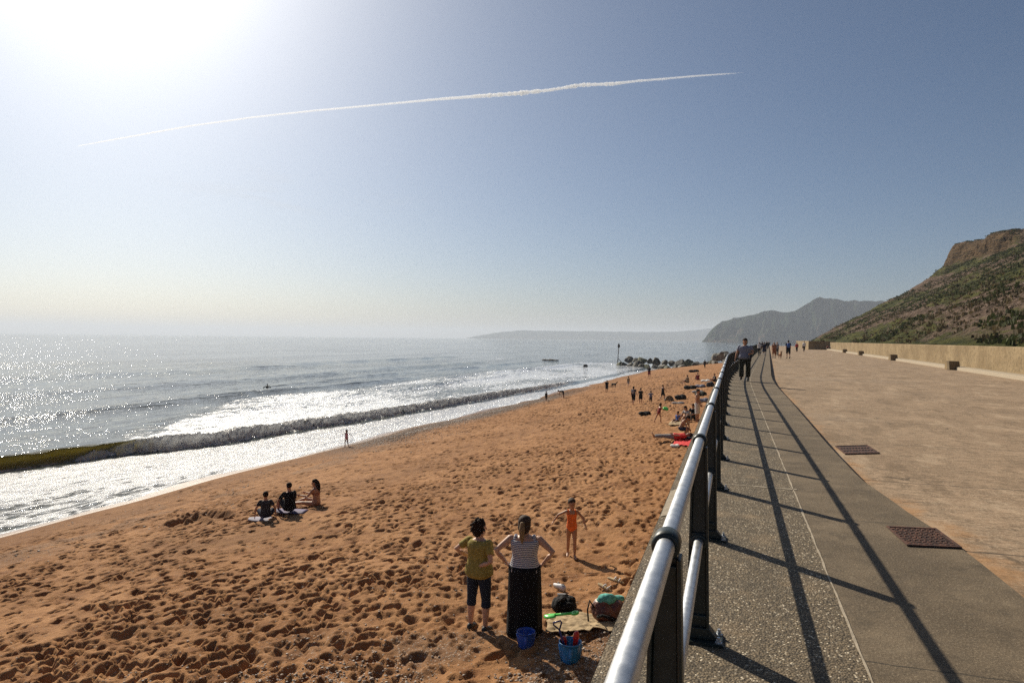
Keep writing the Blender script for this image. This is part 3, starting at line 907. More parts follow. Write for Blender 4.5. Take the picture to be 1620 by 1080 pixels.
# ================================================================== RAILING
RU = -.165                                            # line of the railing from the kerb-side origin
RAIL_Z, LOW_Z = 1.094, .54
def post_bm():
    bm = bmesh.new()
    def bar(x0b, x1b, x0t, x1t, hy, z0, z1):
        vs = [bm.verts.new(p) for p in ((x0b, -hy, z0), (x1b, -hy, z0), (x1b, hy, z0), (x0b, hy, z0), (x0t, -hy, z1), (x1t, -hy, z1), (x1t, hy, z1), (x0t, hy, z1))]
        for f in ((0, 1, 2, 3), (4, 7, 6, 5), (0, 4, 5, 1), (1, 5, 6, 2), (2, 6, 7, 3), (3, 7, 4, 0)): bm.faces.new([vs[k] for k in f])
    wb, wt = .062, .041
    for s in (-1, 1):
        a, b = (s * wb, s * (wb - .014)), (s * wt, s * (wt - .012))
        bar(min(a), max(a), min(b), max(b), .034, .018, 1.062)
    bar(-wb + .014, wb - .014, -wt + .012, wt - .012, .012, .018, 1.062)
    for z in (.13, .50, .58, 1.03):                    # cross ribs closing the recessed panels
        f = z / 1.06; hw = wb + (wt - wb) * f - .013
        bar(-hw, hw, -hw, hw, .030, z - .012, z + .012)
    bar(-.11, .11, -.062, .062, .036, .017, .075)       # flared foot
    return bm
def ring_bm(r0, r1, hy, z, seg=24, bev=.006):
    bm = bmesh.new()
    prof = [(r0, -hy), (r1 - bev, -hy), (r1, -hy + bev), (r1, hy - bev), (r1 - bev, hy), (r0, hy), (r0, -hy)]
    add_lathe(bm, prof, seg, Matrix.Translation((0, 0, z)) @ Matrix.Rotation(R(90), 4, 'X'))
    return bm
def plate_bm():
    bm = bmesh.new()
    add_box(bm, (0.0, 0, .008), (.27, .17, .016))
    bmesh.ops.bevel(bm, geom=[e for e in bm.edges], offset=.004, segments=2, affect='EDGES')
    return bm
def bolt_bm():
    bm = bmesh.new()
    for k, (r, z0, z1, sg) in enumerate(((.019, 0, .004, 16), (.0135, .004, .017, 6), (.0085, .017, .030, 10))):
        ring_loft(bm, [[Vector((r * math.cos(2 * math.pi * i / sg), r * math.sin(2 * math.pi * i / sg), z)) for i in range(sg)] for z in (z0, z1)])
    return bm
railing = thing('railing', 'long seafront railing with galvanised rails and dark green posts', 'railing', (RU, 0, 0))
def rail_tube(name, z, r, y0, y1, parent):
    ys = np.concatenate([np.arange(y0, 40, .5), np.arange(40, y1, 2.0)])
    bm = bmesh.new()
    add_tube(bm, [(c1(y), y, z) for y in ys], r, 20)
    return bm_obj(name, bm, M['rail'], parent, True)
rail_tube('top_rail', RAIL_Z, .0255, -3.0, 196, railing)
rail_tube('lower_rail', LOW_Z, .0255, -3.0, 196, railing)
P0 = 1.905
proto = bm_obj('post', post_bm(), M['post'], railing)
bv = proto.modifiers.new('b', 'BEVEL'); bv.width = .004; bv.segments = 2; bv.limit_method = 'ANGLE'
p_col = bm_obj('collar', ring_bm(.0256, .0385, .036, RAIL_Z), M['post'], proto, True)
p_col2 = bm_obj('lower_collar', ring_bm(.0256, .048, .037, LOW_Z), M['post'], proto, True)
p_plate = bm_obj('base_plate', plate_bm(), M['post'], proto)
p_bolts = []
for sx in (-1, 1):
    for sy in (-1, 1):
        b = bm_obj('bolt', bolt_bm(), M['rust'] if sx < 0 else M['rail'], proto)
        b.location = (sx * .112, sy * .056, .0165)
        p_bolts.append(b)
proto.location = (0, P0 - 2.0, 0)
for k in range(0, 98):
    y = P0 + 2.0 * k
    c = proto.copy(); COL.objects.link(c); c.parent = railing; c.location = (c1(y), y, 0)
    c.rotation_euler = (0, 0, -math.atan((c1(y + .5) - c1(y - .5))))
    for ch in [p_col, p_col2, p_plate] + (p_bolts if k < 9 else []):
        d = ch.copy(); COL.objects.link(d); d.parent = c
# far railing across the end of the promenade
er = thing('railing', 'short railing crossing the far end of the promenade', 'railing', (c1(245), 245, 0))
bm = bmesh.new(); add_tube(bm, [(1.5, 0, 1.05), (11, 4, 1.05)], .03, 8); bm_obj('top_rail', bm, M['post'], er)
bm = bmesh.new(); add_tube(bm, [(1.5, 0, .5), (11, 4, .5)], .03, 8); bm_obj('lower_rail', bm, M['post'], er)
_pb = None
for k in range(8):
    f = k / 7
    if _pb is None:
        bm = bmesh.new(); add_box(bm, (0, 0, .55), (.11, .11, 1.35)); _pb = bm_obj('post', bm, M['post'], er); q = _pb
    else:
        q = _pb.copy(); COL.objects.link(q); q.parent = er
    q.location = (1.5 + 9.5 * f, 4 * f, 0)

# ---- drain covers
def drain(px4, z, label, rows, cols):
    pts = [at(x, y, z) for x, y in px4]               # near-left, near-right, far-right, far-left
    o = thing('drain_cover', label, 'drain cover', (pts[0].x, pts[0].y, z), 0)
    a = pts[1] - pts[0]; b = pts[3] - pts[0]
    a.z = b.z = 0
    bm = bmesh.new()
    def slab(f0, f1, g0, g1, z0, z1):
        vs = [bm.verts.new(Vector((0, 0, zz)) + a * f + b * g) for zz in (z0, z1) for f, g in ((f0, g0), (f1, g0), (f1, g1), (f0, g1))]
        for f in ((0, 1, 2, 3), (4, 7, 6, 5), (0, 4, 5, 1), (1, 5, 6, 2), (2, 6, 7, 3), (3, 7, 4, 0)): bm.faces.new([vs[k] for k in f])
    slab(0, 1, 0, 1, .004, .008)
    rng = random.Random(len(label))
    bm_obj('plate', bm, M['dark_iron'], o)
    bm = bmesh.new()
    for s0, s1, g0, g1 in ((0, 1, 0, .05), (0, 1, .95, 1), (0, .04, .05, .95), (.96, 1, .05, .95)): slab(s0, s1, g0, g1, .008, .017)
    bm_obj('frame', bm, M['rust'], o)
    bm = bmesh.new()
    for i in range(rows):
        for j in range(cols):
            f0 = .06 + .89 * (j + .12 * (i % 2)) / cols; g0 = .08 + .86 * i / rows
            slab(f0, f0 + .56 / cols, g0, g0 + .52 / rows, .0082, .016)
    bm_obj('grille', bm, M['rust'], o)
M['dark_iron'] = m_plain('dark_iron', (.030, .020, .016), .7, .4, 20)
drain(((1435, 864), (1522, 868), (1480, 836), (1402, 834)), .0, 'rusty studded drain cover set into the walkway edge nearest the camera', 9, 9)
drain(((1337, 719), (1392, 717.5), (1383, 705), (1321, 706)), -.155, 'rusty slotted drain cover in the promenade concrete beside the kerb', 3, 10)

# ================================================================== ROCK GROYNE
def boulder_mesh(seed, sx, sy, sz):
    rng = random.Random(seed)
    bm = bmesh.new()
    bmesh.ops.create_icosphere(bm, subdivisions=3, radius=1)
    planes = []
    for k in range(11):
        n = Vector((rng.gauss(0, 1), rng.gauss(0, 1), rng.gauss(0, 1))).normalized()
        planes.append((n, .48 + .30 * rng.random()))
    for v in bm.verts:
        p = v.co.copy()
        for n, d in planes:
            e = p.dot(n) - d
            if e > 0: p -= n * e * .98
        q = p * 2.3
        p *= 1 + .05 * math.sin(q.x * 3 + seed) * math.sin(q.y * 3.3) + .03 * rng.gauss(0, .5)
        v.co = Vector((p.x * sx, p.y * sy, p.z * sz))
    bmesh.ops.recalc_face_normals(bm, faces=bm.faces)
    me = bpy.data.meshes.new('boulder'); bm.to_mesh(me); bm.free()
    return me
ORDN = ['first', 'second', 'third', 'fourth', 'fifth', 'sixth', 'seventh', 'eighth', 'ninth', 'tenth', 'eleventh', 'twelfth', 'thirteenth', 'fourteenth', 'fifteenth', 'sixteenth', 'seventeenth', 'eighteenth', 'nineteenth', 'twentieth', 'twenty-first', 'twenty-second', 'twenty-third', 'twenty-fourth']
rg = random.Random(12)
def groyne():
    tip = at(982, 577, SEA_Z); root = Vector((c1(140) - .9, 141, -2.6))
    L = (root - tip).length
    rows = [('lower', 18, 0.0, 1.25), ('upper', 15, .06, 1.15), ('landward', 6, .74, .8)]
    for row, n, f0, sz in rows:
        for k in range(n):
            f = f0 + (1 - f0) * (k + .25 * rg.random()) / n
            p = tip.lerp(root, f)
            s = sz * (.70 + .62 * rg.random())
            if k == 0 and row == 'lower': s *= .75
            zz = max(SEA_Z - .1, sand_z(p.x, p.y) - .2 if f > .75 else SEA_Z - .1)
            if row == 'lower': p2 = p + Vector((-.4, -1.2, 0)); zz += .25
            elif row == 'upper': p2 = p + Vector((.3, 1.0, 0)); zz += 1.35 + .3 * rg.random()
            else: p2 = p + Vector((.2, .2, 0)); zz += 1.6 + .6 * rg.random()
            mk = rg.choice(['rock_dark', 'rock_dark', 'rock_weed', 'rock_dark'] if f < .7 else ['rock_weed', 'rock_pale', 'rock_dark'])
            if row == 'lower' and rg.random() < .3 and f > .2: mk = 'rock_pale'
            o = link('boulder', boulder_mesh(rg.randint(0, 9999), s * (1.0 + .3 * rg.random()), s, s * (.72 + .3 * rg.random())), M[mk], None, False)
            o.location = (p2.x, p2.y, zz); o.rotation_euler = (rg.uniform(-.3, .3), rg.uniform(-.3, .3), rg.uniform(0, 6))
            nm = {'rock_dark': 'dark', 'rock_pale': 'pale', 'rock_weed': 'greenish'}[mk]
            tag(o, f'{nm} boulder, {ORDN[k]} from the seaward end in {row} row of rock groyne', 'boulder', 'boulders of the rock groyne')
groyne()
pp = at(977, 577, SEA_Z)
mp = thing('marker_post', 'slender marker post with dark topmark and diagonal brace at groyne tip', 'marker post', pp, YAW - bearing(977) * 0)
bm = bmesh.new(); add_tube(bm, [(0, 0, -.8), (.12, 0, 2.6), (.28, 0, 5.0)], [.13, .11, .10], 10); bm_obj('pole', bm, M['dark_iron'], mp, True)
bm = bmesh.new(); add_tube(bm, [(.07, 0, 1.9), (1.9, .5, -.1)], .075, 8); bm_obj('brace', bm, M['dark_iron'], mp, True)
bm = bmesh.new(); add_lathe(bm, [(.0, 4.7), (.30, 4.75), (.34, 5.1), (.26, 5.5), (.02, 5.95)], 12, Matrix.Translation((.29, 0, 0))); bm_obj('topmark', bm, M['dark_iron'], mp, True)
# old timber beam awash, and the low dark rock nearer the groyne
q0, q1 = at(858, 569.5, SEA_Z), at(883, 570.5, SEA_Z)
bm = bmesh.new()
ax = (q1 - q0)
for k in range(2):
    add_tube(bm, [q0 + ax * (i / 6) + Vector((0, k * .5, .12 + .08 * math.sin(i * 2.1 + k))) for i in range(7)], [.15, .24, .22, .28, .25, .20, .12], 8)
tag(bm_obj('timber_beam', bm, M['dark_iron'], None, True), 'dark waterlogged timber beam lying awash beyond the breakers', 'timber')
q = at(926, 580, SEA_Z)
o = link('rock', boulder_mesh(77, 1.0, .6, .5), M['rock_dark'], None, False); o.location = (q.x, q.y, SEA_Z + .15)
tag(o, 'low dark rock awash between timber beam and rock groyne', 'rock')

# ---- contrail and thin cirrus, high above the haze
def mk_cloud(name, dens, scale, stretch=(1, 1, 1), lo=.4, hi=.7):
    t = NT(name)
    v = t.coord(stretch)
    n = t.noise(v, scale, 7, .62, .3)
    a = t.math('MULTIPLY', t.math('MULTIPLY', t.ramp(n, lo, hi), dens), t.attr('alpha'))
    d = t.n('BsdfDiffuse', None, Color=(.95, .95, .95)); tr = t.n('BsdfTranslucent', None, Color=(.95, .95, .95))
    m1 = t.n('MixShader', None, i0=.6, i1=d.outputs[0], i2=tr.outputs[0])
    m2 = t.n('MixShader', None, i0=a, i1=t.n('BsdfTransparent').outputs[0], i2=m1.outputs[0])
    return t.done(m2)
def contrail():
    pts = [(123, 231, .6), (160, 224.5, 1.0), (230, 212, 1.2), (300, 199.5, 1.3), (400, 185.5, 1.35), (500, 175, 1.5), (600, 166, 1.6), (700, 157, 1.9), (760, 152, 2.3), (820, 148, 2.6), (870, 143, 2.0), (920, 135, 2.3), (970, 133, 2.3), (1010, 128, 1.8), (1060, 124, 1.6), (1100, 120.5, 1.5), (1140, 118, 1.3), (1176, 115.5, .3)]
    xs = np.linspace(123, 1176, 420)
    yy = np.interp(xs, [p[0] for p in pts], [p[1] for p in pts]); ww = np.interp(xs, [p[0] for p in pts], [p[2] for p in pts])
    yy = yy + fbm(xs / 130, xs * 0, 2, 5) * .4
    rng = np.random.default_rng(5)
    bm = bmesh.new()
    P = [at(x, y, 7000.0) for x, y in zip(xs, yy)]
    puff = np.exp(-((xs - 860) / 140) ** 2)
    rad = []
    for i, p in enumerate(P):
        s = depth(p) / FPX
        rad.append(s * ww[i] * (1.0 + .5 * puff[i] * abs(fbm(np.array(xs[i] / 5), np.array(0.), 2, 8)) * 2))
    add_tube(bm, P, rad, 10)
    for i, p in enumerate(P):                         # puffs hanging under the trail
        if rng.random() < puff[i] * .45:
            s = depth(p) / FPX
            c = p + Vector((rng.normal(0, .5), rng.normal(0, .5), -(1.8 + 1.2 * rng.random()))) * s
            r = s * (.5 + .6 * rng.random())
            add_ell(bm, c, (Vector((r, 0, 0)), Vector((0, r, 0)), Vector((0, 0, r))), 8, 6)
    o = bm_obj('contrail', bm, None, None, True)
    me = o.data
    a = me.attributes.new('alpha', 'FLOAT', 'POINT'); a.data.foreach_set('value', np.ones(len(me.vertices), np.float32))
    t = NT('contrail_vapour')
    pv = t.n('VolumePrincipled', None, Color=(1, 1, 1), Density=.0135, Anisotropy=.35)
    t.t.links.new(pv.outputs[0], t.out.inputs['Volume'])
    me.materials.append(t.m)
    tag(o, 'long thin white contrail slanting across the clear sky', 'contrail')
contrail()
def cirrus():
    n = 60
    f = np.linspace(-1, 1, n)
    c = at(470, 305, 8500.0)
    right = np.array([_R.x, _R.y]) ; fw = np.array([_F.x, _F.y]); fw /= np.linalg.norm(fw); right /= np.linalg.norm(right)
    Fx, Fy = np.meshgrid(f, f)
    X = c.x + right[0] * Fx * 9000 + fw[0] * Fy * 8000; Y = c.y + right[1] * Fx * 9000 + fw[1] * Fy * 8000
    Z = 8500 + 120 * fbm(Fx * 2, Fy * 2, 3, 6)
    al = np.clip(1 - np.sqrt(Fx ** 2 + Fy ** 2), 0, 1)
    o = grid('cirrus_cloud', X, Y, Z, mk_cloud('cirrus_vapour', .30, .00022, (1.0, .35, 1), .46, .72), {'alpha': al})
    tag(o, kind='stuff')
cirrus()

# ================================================================== PEOPLE
SK = {'fair': (.52, .30, .205), 'tan': (.42, .215, .125), 'brown': (.27, .13, .075)}
for k, c in SK.items(): M['skin_' + k] = mk_skin('skin_' + k, c)
CLOTH = {'mustard': (.30, .235, .060), 'denim': (.018, .026, .045), 'black': (.007, .007, .009), 'navy': (.014, .018, .045), 'orange': (.80, .17, .035),
         'white': (.68, .67, .65), 'greyblue': (.20, .215, .275), 'olive': (.030, .032, .022), 'red': (.42, .035, .035), 'pink': (.62, .25, .25), 'blue': (.05, .12, .38),
         'charcoal': (.035, .036, .042), 'teal': (.10, .36, .34), 'khaki': (.26, .21, .13), 'rust': (.30, .12, .06), 'grey': (.25, .25, .26), 'brightred': (.62, .05, .05), 'darkred': (.22, .03, .03)}
for k, c in CLOTH.items(): M[k] = m_plain(k + '_cloth', c, .85, .22, 26, bump=.006, spec=.25)
M['stripe'] = mk_stripe()
M['hair_dark'] = m_plain('dark_hair', (.020, .011, .007), .8, .4, 60, bump=.006, spec=.15)
M['hair_brown'] = m_plain('brown_hair', (.045, .023, .012), .8, .4, 60, bump=.004)
M['hair_blond'] = m_plain('blond_hair', (.22, .135, .060), .75, .45, 60, bump=.004)
M['hair_grey'] = m_plain('grey_hair', (.30, .28, .26), .6, .3, 60, bump=.004)
M['eye'] = m_plain('eye_dark', (.02, .015, .012), .3, .1)
M['lip'] = m_plain('lip', (.30, .09, .07), .5, .1)
M['shoe_dark'] = m_plain('dark_shoe', (.016, .020, .026), .6, .4, 40)
M['shoe_white'] = m_plain('white_shoe', (.60, .60, .62), .6, .2, 40)

def V3(*a): return Vector(a)
def nz(v): return Vector(v).normalized()

class Fig:
    """a posed figure: joints worked out from limb directions; +Y is forwards, +X the figure's right"""
    def __init__(s, H, pose, w=1.0, hs=1.0, kid=False):
        s.H, s.w, s.hs = H, w, hs
        P = dict(spine=(0, 0, 1), chest=None, twist=0.0, head=(0, .12, 1), look=0.0, tilt=0.0,
                 armR=((.16, 0, -1), (.06, .16, -1)), armL=((-.16, 0, -1), (-.06, .16, -1)),
                 legR=((.05, .03, -1), (.02, -.04, -1)), legL=((-.05, .03, -1), (-.02, -.04, -1)), footR=.15, footL=-.15, seat=None, curl=.5)
        P.update(pose); s.P = P
        k = .93 if kid else 1.0
        up = nz(P['spine']); up2 = nz(P['chest'] or P['spine'])
        s.up, s.up2 = up, up2
        X = Vector((1, 0, 0)); s.X = X
        tw = P['twist']
        s.side = (X * math.cos(tw) + up2.cross(X) * math.sin(tw)); s.side = (s.side - up2 * s.side.dot(up2)).normalized()
        s.fwd0 = up.cross(X).normalized(); s.fwd = up2.cross(s.side).normalized()
        T = .295 * H
        s.hip = Vector((0, 0, 0)); s.mid = up * (T * .42); s.neck = s.mid + up2 * (T * .58)
        s.leg = {}
        for sd, sg in (('R', 1), ('L', -1)):
            h = X * (sg * .052 * H * w) - up * (.01 * H)
            kn = h + nz(P['leg' + sd][0]) * (.243 * H * k); an = kn + nz(P['leg' + sd][1]) * (.235 * H * k)
            a = P['foot' + sd]
            fd = P.get('toe' + sd) or (math.sin(a), math.cos(a), -.12)
            fd = nz(fd)
            s.leg[sd] = [h, kn, an, fd]
        s.arm = {}
        for sd, sg in (('R', 1), ('L', -1)):
            sh = s.neck - up2 * (.022 * H) + s.side * (sg * .096 * H * w)
            el = sh + nz(P['arm' + sd][0]) * (.165 * H * k); wr = el + nz(P['arm' + sd][1]) * (.142 * H * k)
            s.arm[sd] = [sh, el, wr]
        low = min(s.leg[q][2].z + min(0, s.leg[q][3].z) * .1 * H - .036 * H for q in 'RL')
        dz = -low if P['seat'] is None else P['seat'] + .072 * H
        s.off = Vector((0, 0, dz))
        hd = nz(P['head'])
        s.hd = hd
        lk = P['look']
        hx = X * math.cos(lk) + Vector((0, 0, 1)).cross(X) * math.sin(lk); hx = (hx - hd * hx.dot(hd)).normalized()
        s.hx = hx; s.hf = hd.cross(hx).normalized()
        s.hc = s.neck + nz(P['spine']) * (.018 * H) + hd * (.074 * H * (.55 + .45 * hs))
    def tpos(s, t):
        T = .295 * s.H
        if t < .42: return s.hip + s.up * (T * t), s.X, s.fwd0
        f = (t - .42) / .58
        sd = (s.X * (1 - f) + s.side * f).normalized(); fw = (s.fwd0 * (1 - f) + s.fwd * f).normalized()
        return s.mid + s.up2 * (T * .58 * f), sd, fw
    TT = (-.16, -.05, .10, .22, .42, .60, .78, .90, .97, 1.03)
    RX = (.060, .096, .098, .090, .080, .088, .098, .098, .075, .036)
    RY = (.050, .070, .073, .066, .058, .064, .066, .056, .044, .034)
    def torso(s, bm, t0=-.16, t1=1.03, inf=0.0, n=12, seg=18, flare=0.0, mx=1.0):
        rs = []
        for i in range(n):
            t = t0 + (t1 - t0) * i / (n - 1)
            c, sd, fw = s.tpos(t)
            rx = float(np.interp(t, s.TT, s.RX)) * s.H * s.w * mx + inf + flare * max(0, .55 - t)
            ry = float(np.interp(t, s.TT, s.RY)) * s.H * s.w * mx + inf + flare * max(0, .55 - t)
            rs.append([c + s.off + sd * (rx * math.copysign(abs(math.cos(a)) ** .86, math.cos(a))) + fw * (ry * math.copysign(abs(math.sin(a)) ** .86, math.sin(a))) for a in [2 * math.pi * k / seg for k in range(seg)]])
        ring_loft(bm, rs)
    def limb(s, bm, pts, rad, f0, f1, inf=0.0, dome=False, seg=12, flare=0.0):
        """pts/rad: key points; f in 0..len-1"""
        fs = sorted(set([f0, f1] + [k for k in range(len(pts)) if f0 < k < f1] + [k + .35 for k in range(len(pts) - 1) if f0 < k + .35 < f1]))
        def P(f):
            k = min(int(f), len(pts) - 2); return pts[k].lerp(pts[k + 1], f - k)
        def Rr(f): return float(np.interp(f, [r[0] for r in rad], [r[1] for r in rad])) * s.H
        q = [P(f) + s.off for f in fs]; r = [Rr(f) + inf + flare * (f - f0) for f in fs]
        if dome:
            d0 = (q[0] - q[1]).normalized(); d1 = (q[-1] - q[-2]).normalized()
            q = [q[0] + d0 * r[0] * .8] + q + [q[-1] + d1 * r[-1] * .8]; r = [r[0] * .5] + r + [r[-1] * .5]
        add_tube(bm, q, r, seg)
    LR = ((0, .052), (.3, .050), (.85, .034), (1, .031), (1.3, .034), (1.6, .026), (2, .019))
    AR = ((0, .029), (.4, .026), (1, .0205), (1.3, .021), (2, .0135))
    def legs(s, bm, f0=0, f1=2, inf=0.0, dome=False, flare=0.0):
        for q in 'RL': s.limb(bm, s.leg[q][:3], [(a, b * (.5 + .5 * s.w)) for a, b in s.LR], f0, f1, inf, dome, flare=flare)
    def arms(s, bm, f0=0, f1=2, inf=0.0, dome=False, flare=0.0):
        for q in 'RL': s.limb(bm, s.arm[q], [(a, b * (.4 + .6 * s.w)) for a, b in s.AR], f0, f1, inf, dome, flare=flare)
    def hands(s, bm):
        H = s.H
        for q, sg in (('R', 1), ('L', -1)):
            sh, el, wr = s.arm[q]; d = (wr - el).normalized()
            n = s.fwd.cross(d)
            palm = (s.side * -sg); palm = (palm - d * palm.dot(d)).normalized() if (palm - d * palm.dot(d)).length > .1 else s.fwd
            th = d.cross(palm) * sg                     # towards the thumb
            if th.dot(s.fwd) < 0: th = -th
            w0 = wr + s.off
            kn = w0 + d * .052 * H
            rs = []
            for f, wd, tk in ((0, .013, .011), (.4, .021, .011), (1, .022, .009)):
                c = w0 + d * .052 * H * f
                rs.append([c + th * (wd * H * math.cos(a)) + palm * (tk * H * math.sin(a)) for a in [2 * math.pi * k / 10 for k in range(10)]])
            ring_loft(bm, rs)
            cu = s.P['curl']
            for i, (o, L) in enumerate(((.016, .040), (.0055, .046), (-.0055, .043), (-.016, .034))):
                b = kn + th * o * H
                d1 = (d + palm * cu * .5 + th * o * 6).normalized(); d2 = (d + palm * cu * 1.3 + th * o * 6).normalized()
                p1 = b + d1 * L * .5 * H; p2 = p1 + d2 * L * .5 * H
                add_tube(bm, [b - d * .012 * H, p1, p2], [.0062 * H, .0055 * H, .0042 * H], 6)
            b = w0 + d * .014 * H + th * .014 * H
            p1 = b + (d * .7 + th * .75).normalized() * .026 * H; p2 = p1 + (d + th * .25 + palm * .3).normalized() * .022 * H
            add_tube(bm, [b - th * .006 * H, p1, p2], [.0072 * H, .0062 * H, .0048 * H], 6)
    def feet(s, bm, inf=0.0, only=None):
        H = s.H
        for q in 'RL':
            if only and q != only: continue
            an, fd = s.leg[q][2] + s.off, s.leg[q][3]
            sh = (s.leg[q][1] - s.leg[q][2]).normalized()
            sd = fd.cross(Vector((0, 0, 1)));
            sd = sd.normalized() if sd.length > .05 else s.X
            upf = sd.cross(fd).normalized()
            rs = []
            for f, wd, tk, dz in ((-.042, .012, .012, -.022), (-.030, .019, .020, -.016), (.0, .021, .026, -.012), (.045, .024, .018, -.020), (.085, .025, .012, -.026), (.108, .016, .008, -.029)):
                c = an + fd * f * H + upf * dz * H
                rs.append([c + sd * ((wd * H + inf) * math.cos(a)) + upf * ((tk * H + inf) * math.sin(a)) for a in [2 * math.pi * k / 10 for k in range(10)]])
            ring_loft(bm, rs)
    def head(s, bm):
        H, hs = s.H, s.hs; o = s.off
        add_tube(bm, [s.neck - s.up2 * .02 * H + o, s.hc - s.hd * .03 * H + o], [.036 * H, .033 * H], 12)
        c = s.hc + o
        add_ell(bm, c + s.hd * .012 * H * hs - s.hf * .004 * H, (s.hx * .043 * H * hs, s.hf * .054 * H * hs, s.hd * .056 * H * hs), 16, 12)
        add_ell(bm, c - s.hd * .026 * H * hs + s.hf * .012 * H, (s.hx * .033 * H * hs, s.hf * .040 * H * hs, s.hd * .042 * H * hs), 14, 10)
        add_tube(bm, [c + s.hf * .050 * H * hs + s.hd * .008 * H, c + s.hf * .066 * H * hs - s.hd * .014 * H], [.005 * H, .0085 * H], 6)
        for sg in (1, -1): add_ell(bm, c + s.hx * sg * .044 * H * hs - s.hd * .004 * H - s.hf * .004 * H, (s.hx * .007 * H, s.hf * .010 * H, s.hd * .016 * H), 8, 6)
    def face(s, par, near=True):
        H, hs = s.H, s.hs; c = s.hc + s.off
        for sg in (1, -1):
            bm = bmesh.new(); add_ell(bm, c + s.hx * sg * .018 * H * hs + s.hf * .0475 * H * hs + s.hd * .006 * H, (s.hx * .0075 * H, s.hf * .005 * H, s.hd * .0042 * H), 8, 6)
            bm_obj('eye', bm, M['eye'], par, True)
        bm = bmesh.new(); add_ell(bm, c + s.hf * .0505 * H * hs - s.hd * .034 * H * hs, (s.hx * .015 * H, s.hf * .004 * H, s.hd * .0045 * H), 8, 6)
        bm_obj('mouth', bm, M['lip'], par, True)
    def hair(s, style, mat, par, vx):
        H, hs = s.H, s.hs; c = s.hc + s.off
        if style == 'none': return
        bm = bmesh.new()
        k = 1.0
        add_ell(bm, c + s.hd * .022 * H * hs - s.hf * .018 * H * hs, (s.hx * .051 * H * hs, s.hf * .052 * H * hs, s.hd * .054 * H * hs), 16, 12)
        add_ell(bm, c + s.hd * .036 * H * hs - s.hf * .003 * H * hs, (s.hx * .047 * H * hs, s.hf * .047 * H * hs, s.hd * .037 * H * hs), 16, 10)
        if style in ('bob', 'short_full', 'long', 'pony'):
            add_ell(bm, c - s.hd * .016 * H * hs - s.hf * .026 * H * hs, (s.hx * .052 * H * hs, s.hf * .040 * H * hs, s.hd * .056 * H * hs), 14, 10)
        if style == 'short_full':
            rg2 = random.Random(4)
            for _ in range(44):
                a = rg2.uniform(0, 6.28); b = rg2.uniform(-.9, 1.3)
                dv = (s.hx * math.cos(a) + s.hf * math.sin(a)) * math.cos(b) + s.hd * math.sin(b)
                if dv.dot(s.hf) > .15 and b < 1.0: continue
                p = c + s.hd * .018 * H - s.hf * .012 * H + dv * .054 * H * hs
                add_cap(bm, p, .018 * H, p + (dv + Vector((rg2.uniform(-.6, .6), rg2.uniform(-.6, .6), rg2.uniform(-.7, .3)))) * .016 * H, .010 * H, 6)
        if style == 'bob':
            add_ell(bm, c - s.hd * .030 * H * hs - s.hf * .018 * H * hs, (s.hx * .052 * H * hs, s.hf * .034 * H * hs, s.hd * .046 * H * hs), 14, 10)
        if style == 'long':
            b0 = c - s.hf * .045 * H * hs
            add_tube(bm, [b0 + s.hd * .02 * H, b0 - s.up2 * .06 * H - s.hf * .012 * H, b0 - s.up2 * .14 * H - s.hf * .004 * H, b0 - s.up2 * .20 * H], [.040 * H, .046 * H, .042 * H, .018 * H], 10)
        if style == 'pony':
            remeshed('hair', bm, M['hair_brown'], par, vx * .8, 3)
            bm = bmesh.new()
            b0 = c + s.hd * .022 * H - s.hf * .062 * H
            add_tube(bm, [b0 + s.hf * .012 * H, b0 - s.hf * .018 * H - s.hd * .006 * H, b0 - s.hf * .026 * H - s.hd * .06 * H, b0 - s.hf * .020 * H - s.hd * .13 * H, b0 - s.hf * .016 * H - s.hd * .172 * H], [.014 * H, .021 * H, .026 * H, .020 * H, .006 * H], 10)
        remeshed('ponytail' if style == 'pony' else 'hair', bm, M[mat], par, vx * .8, 3)

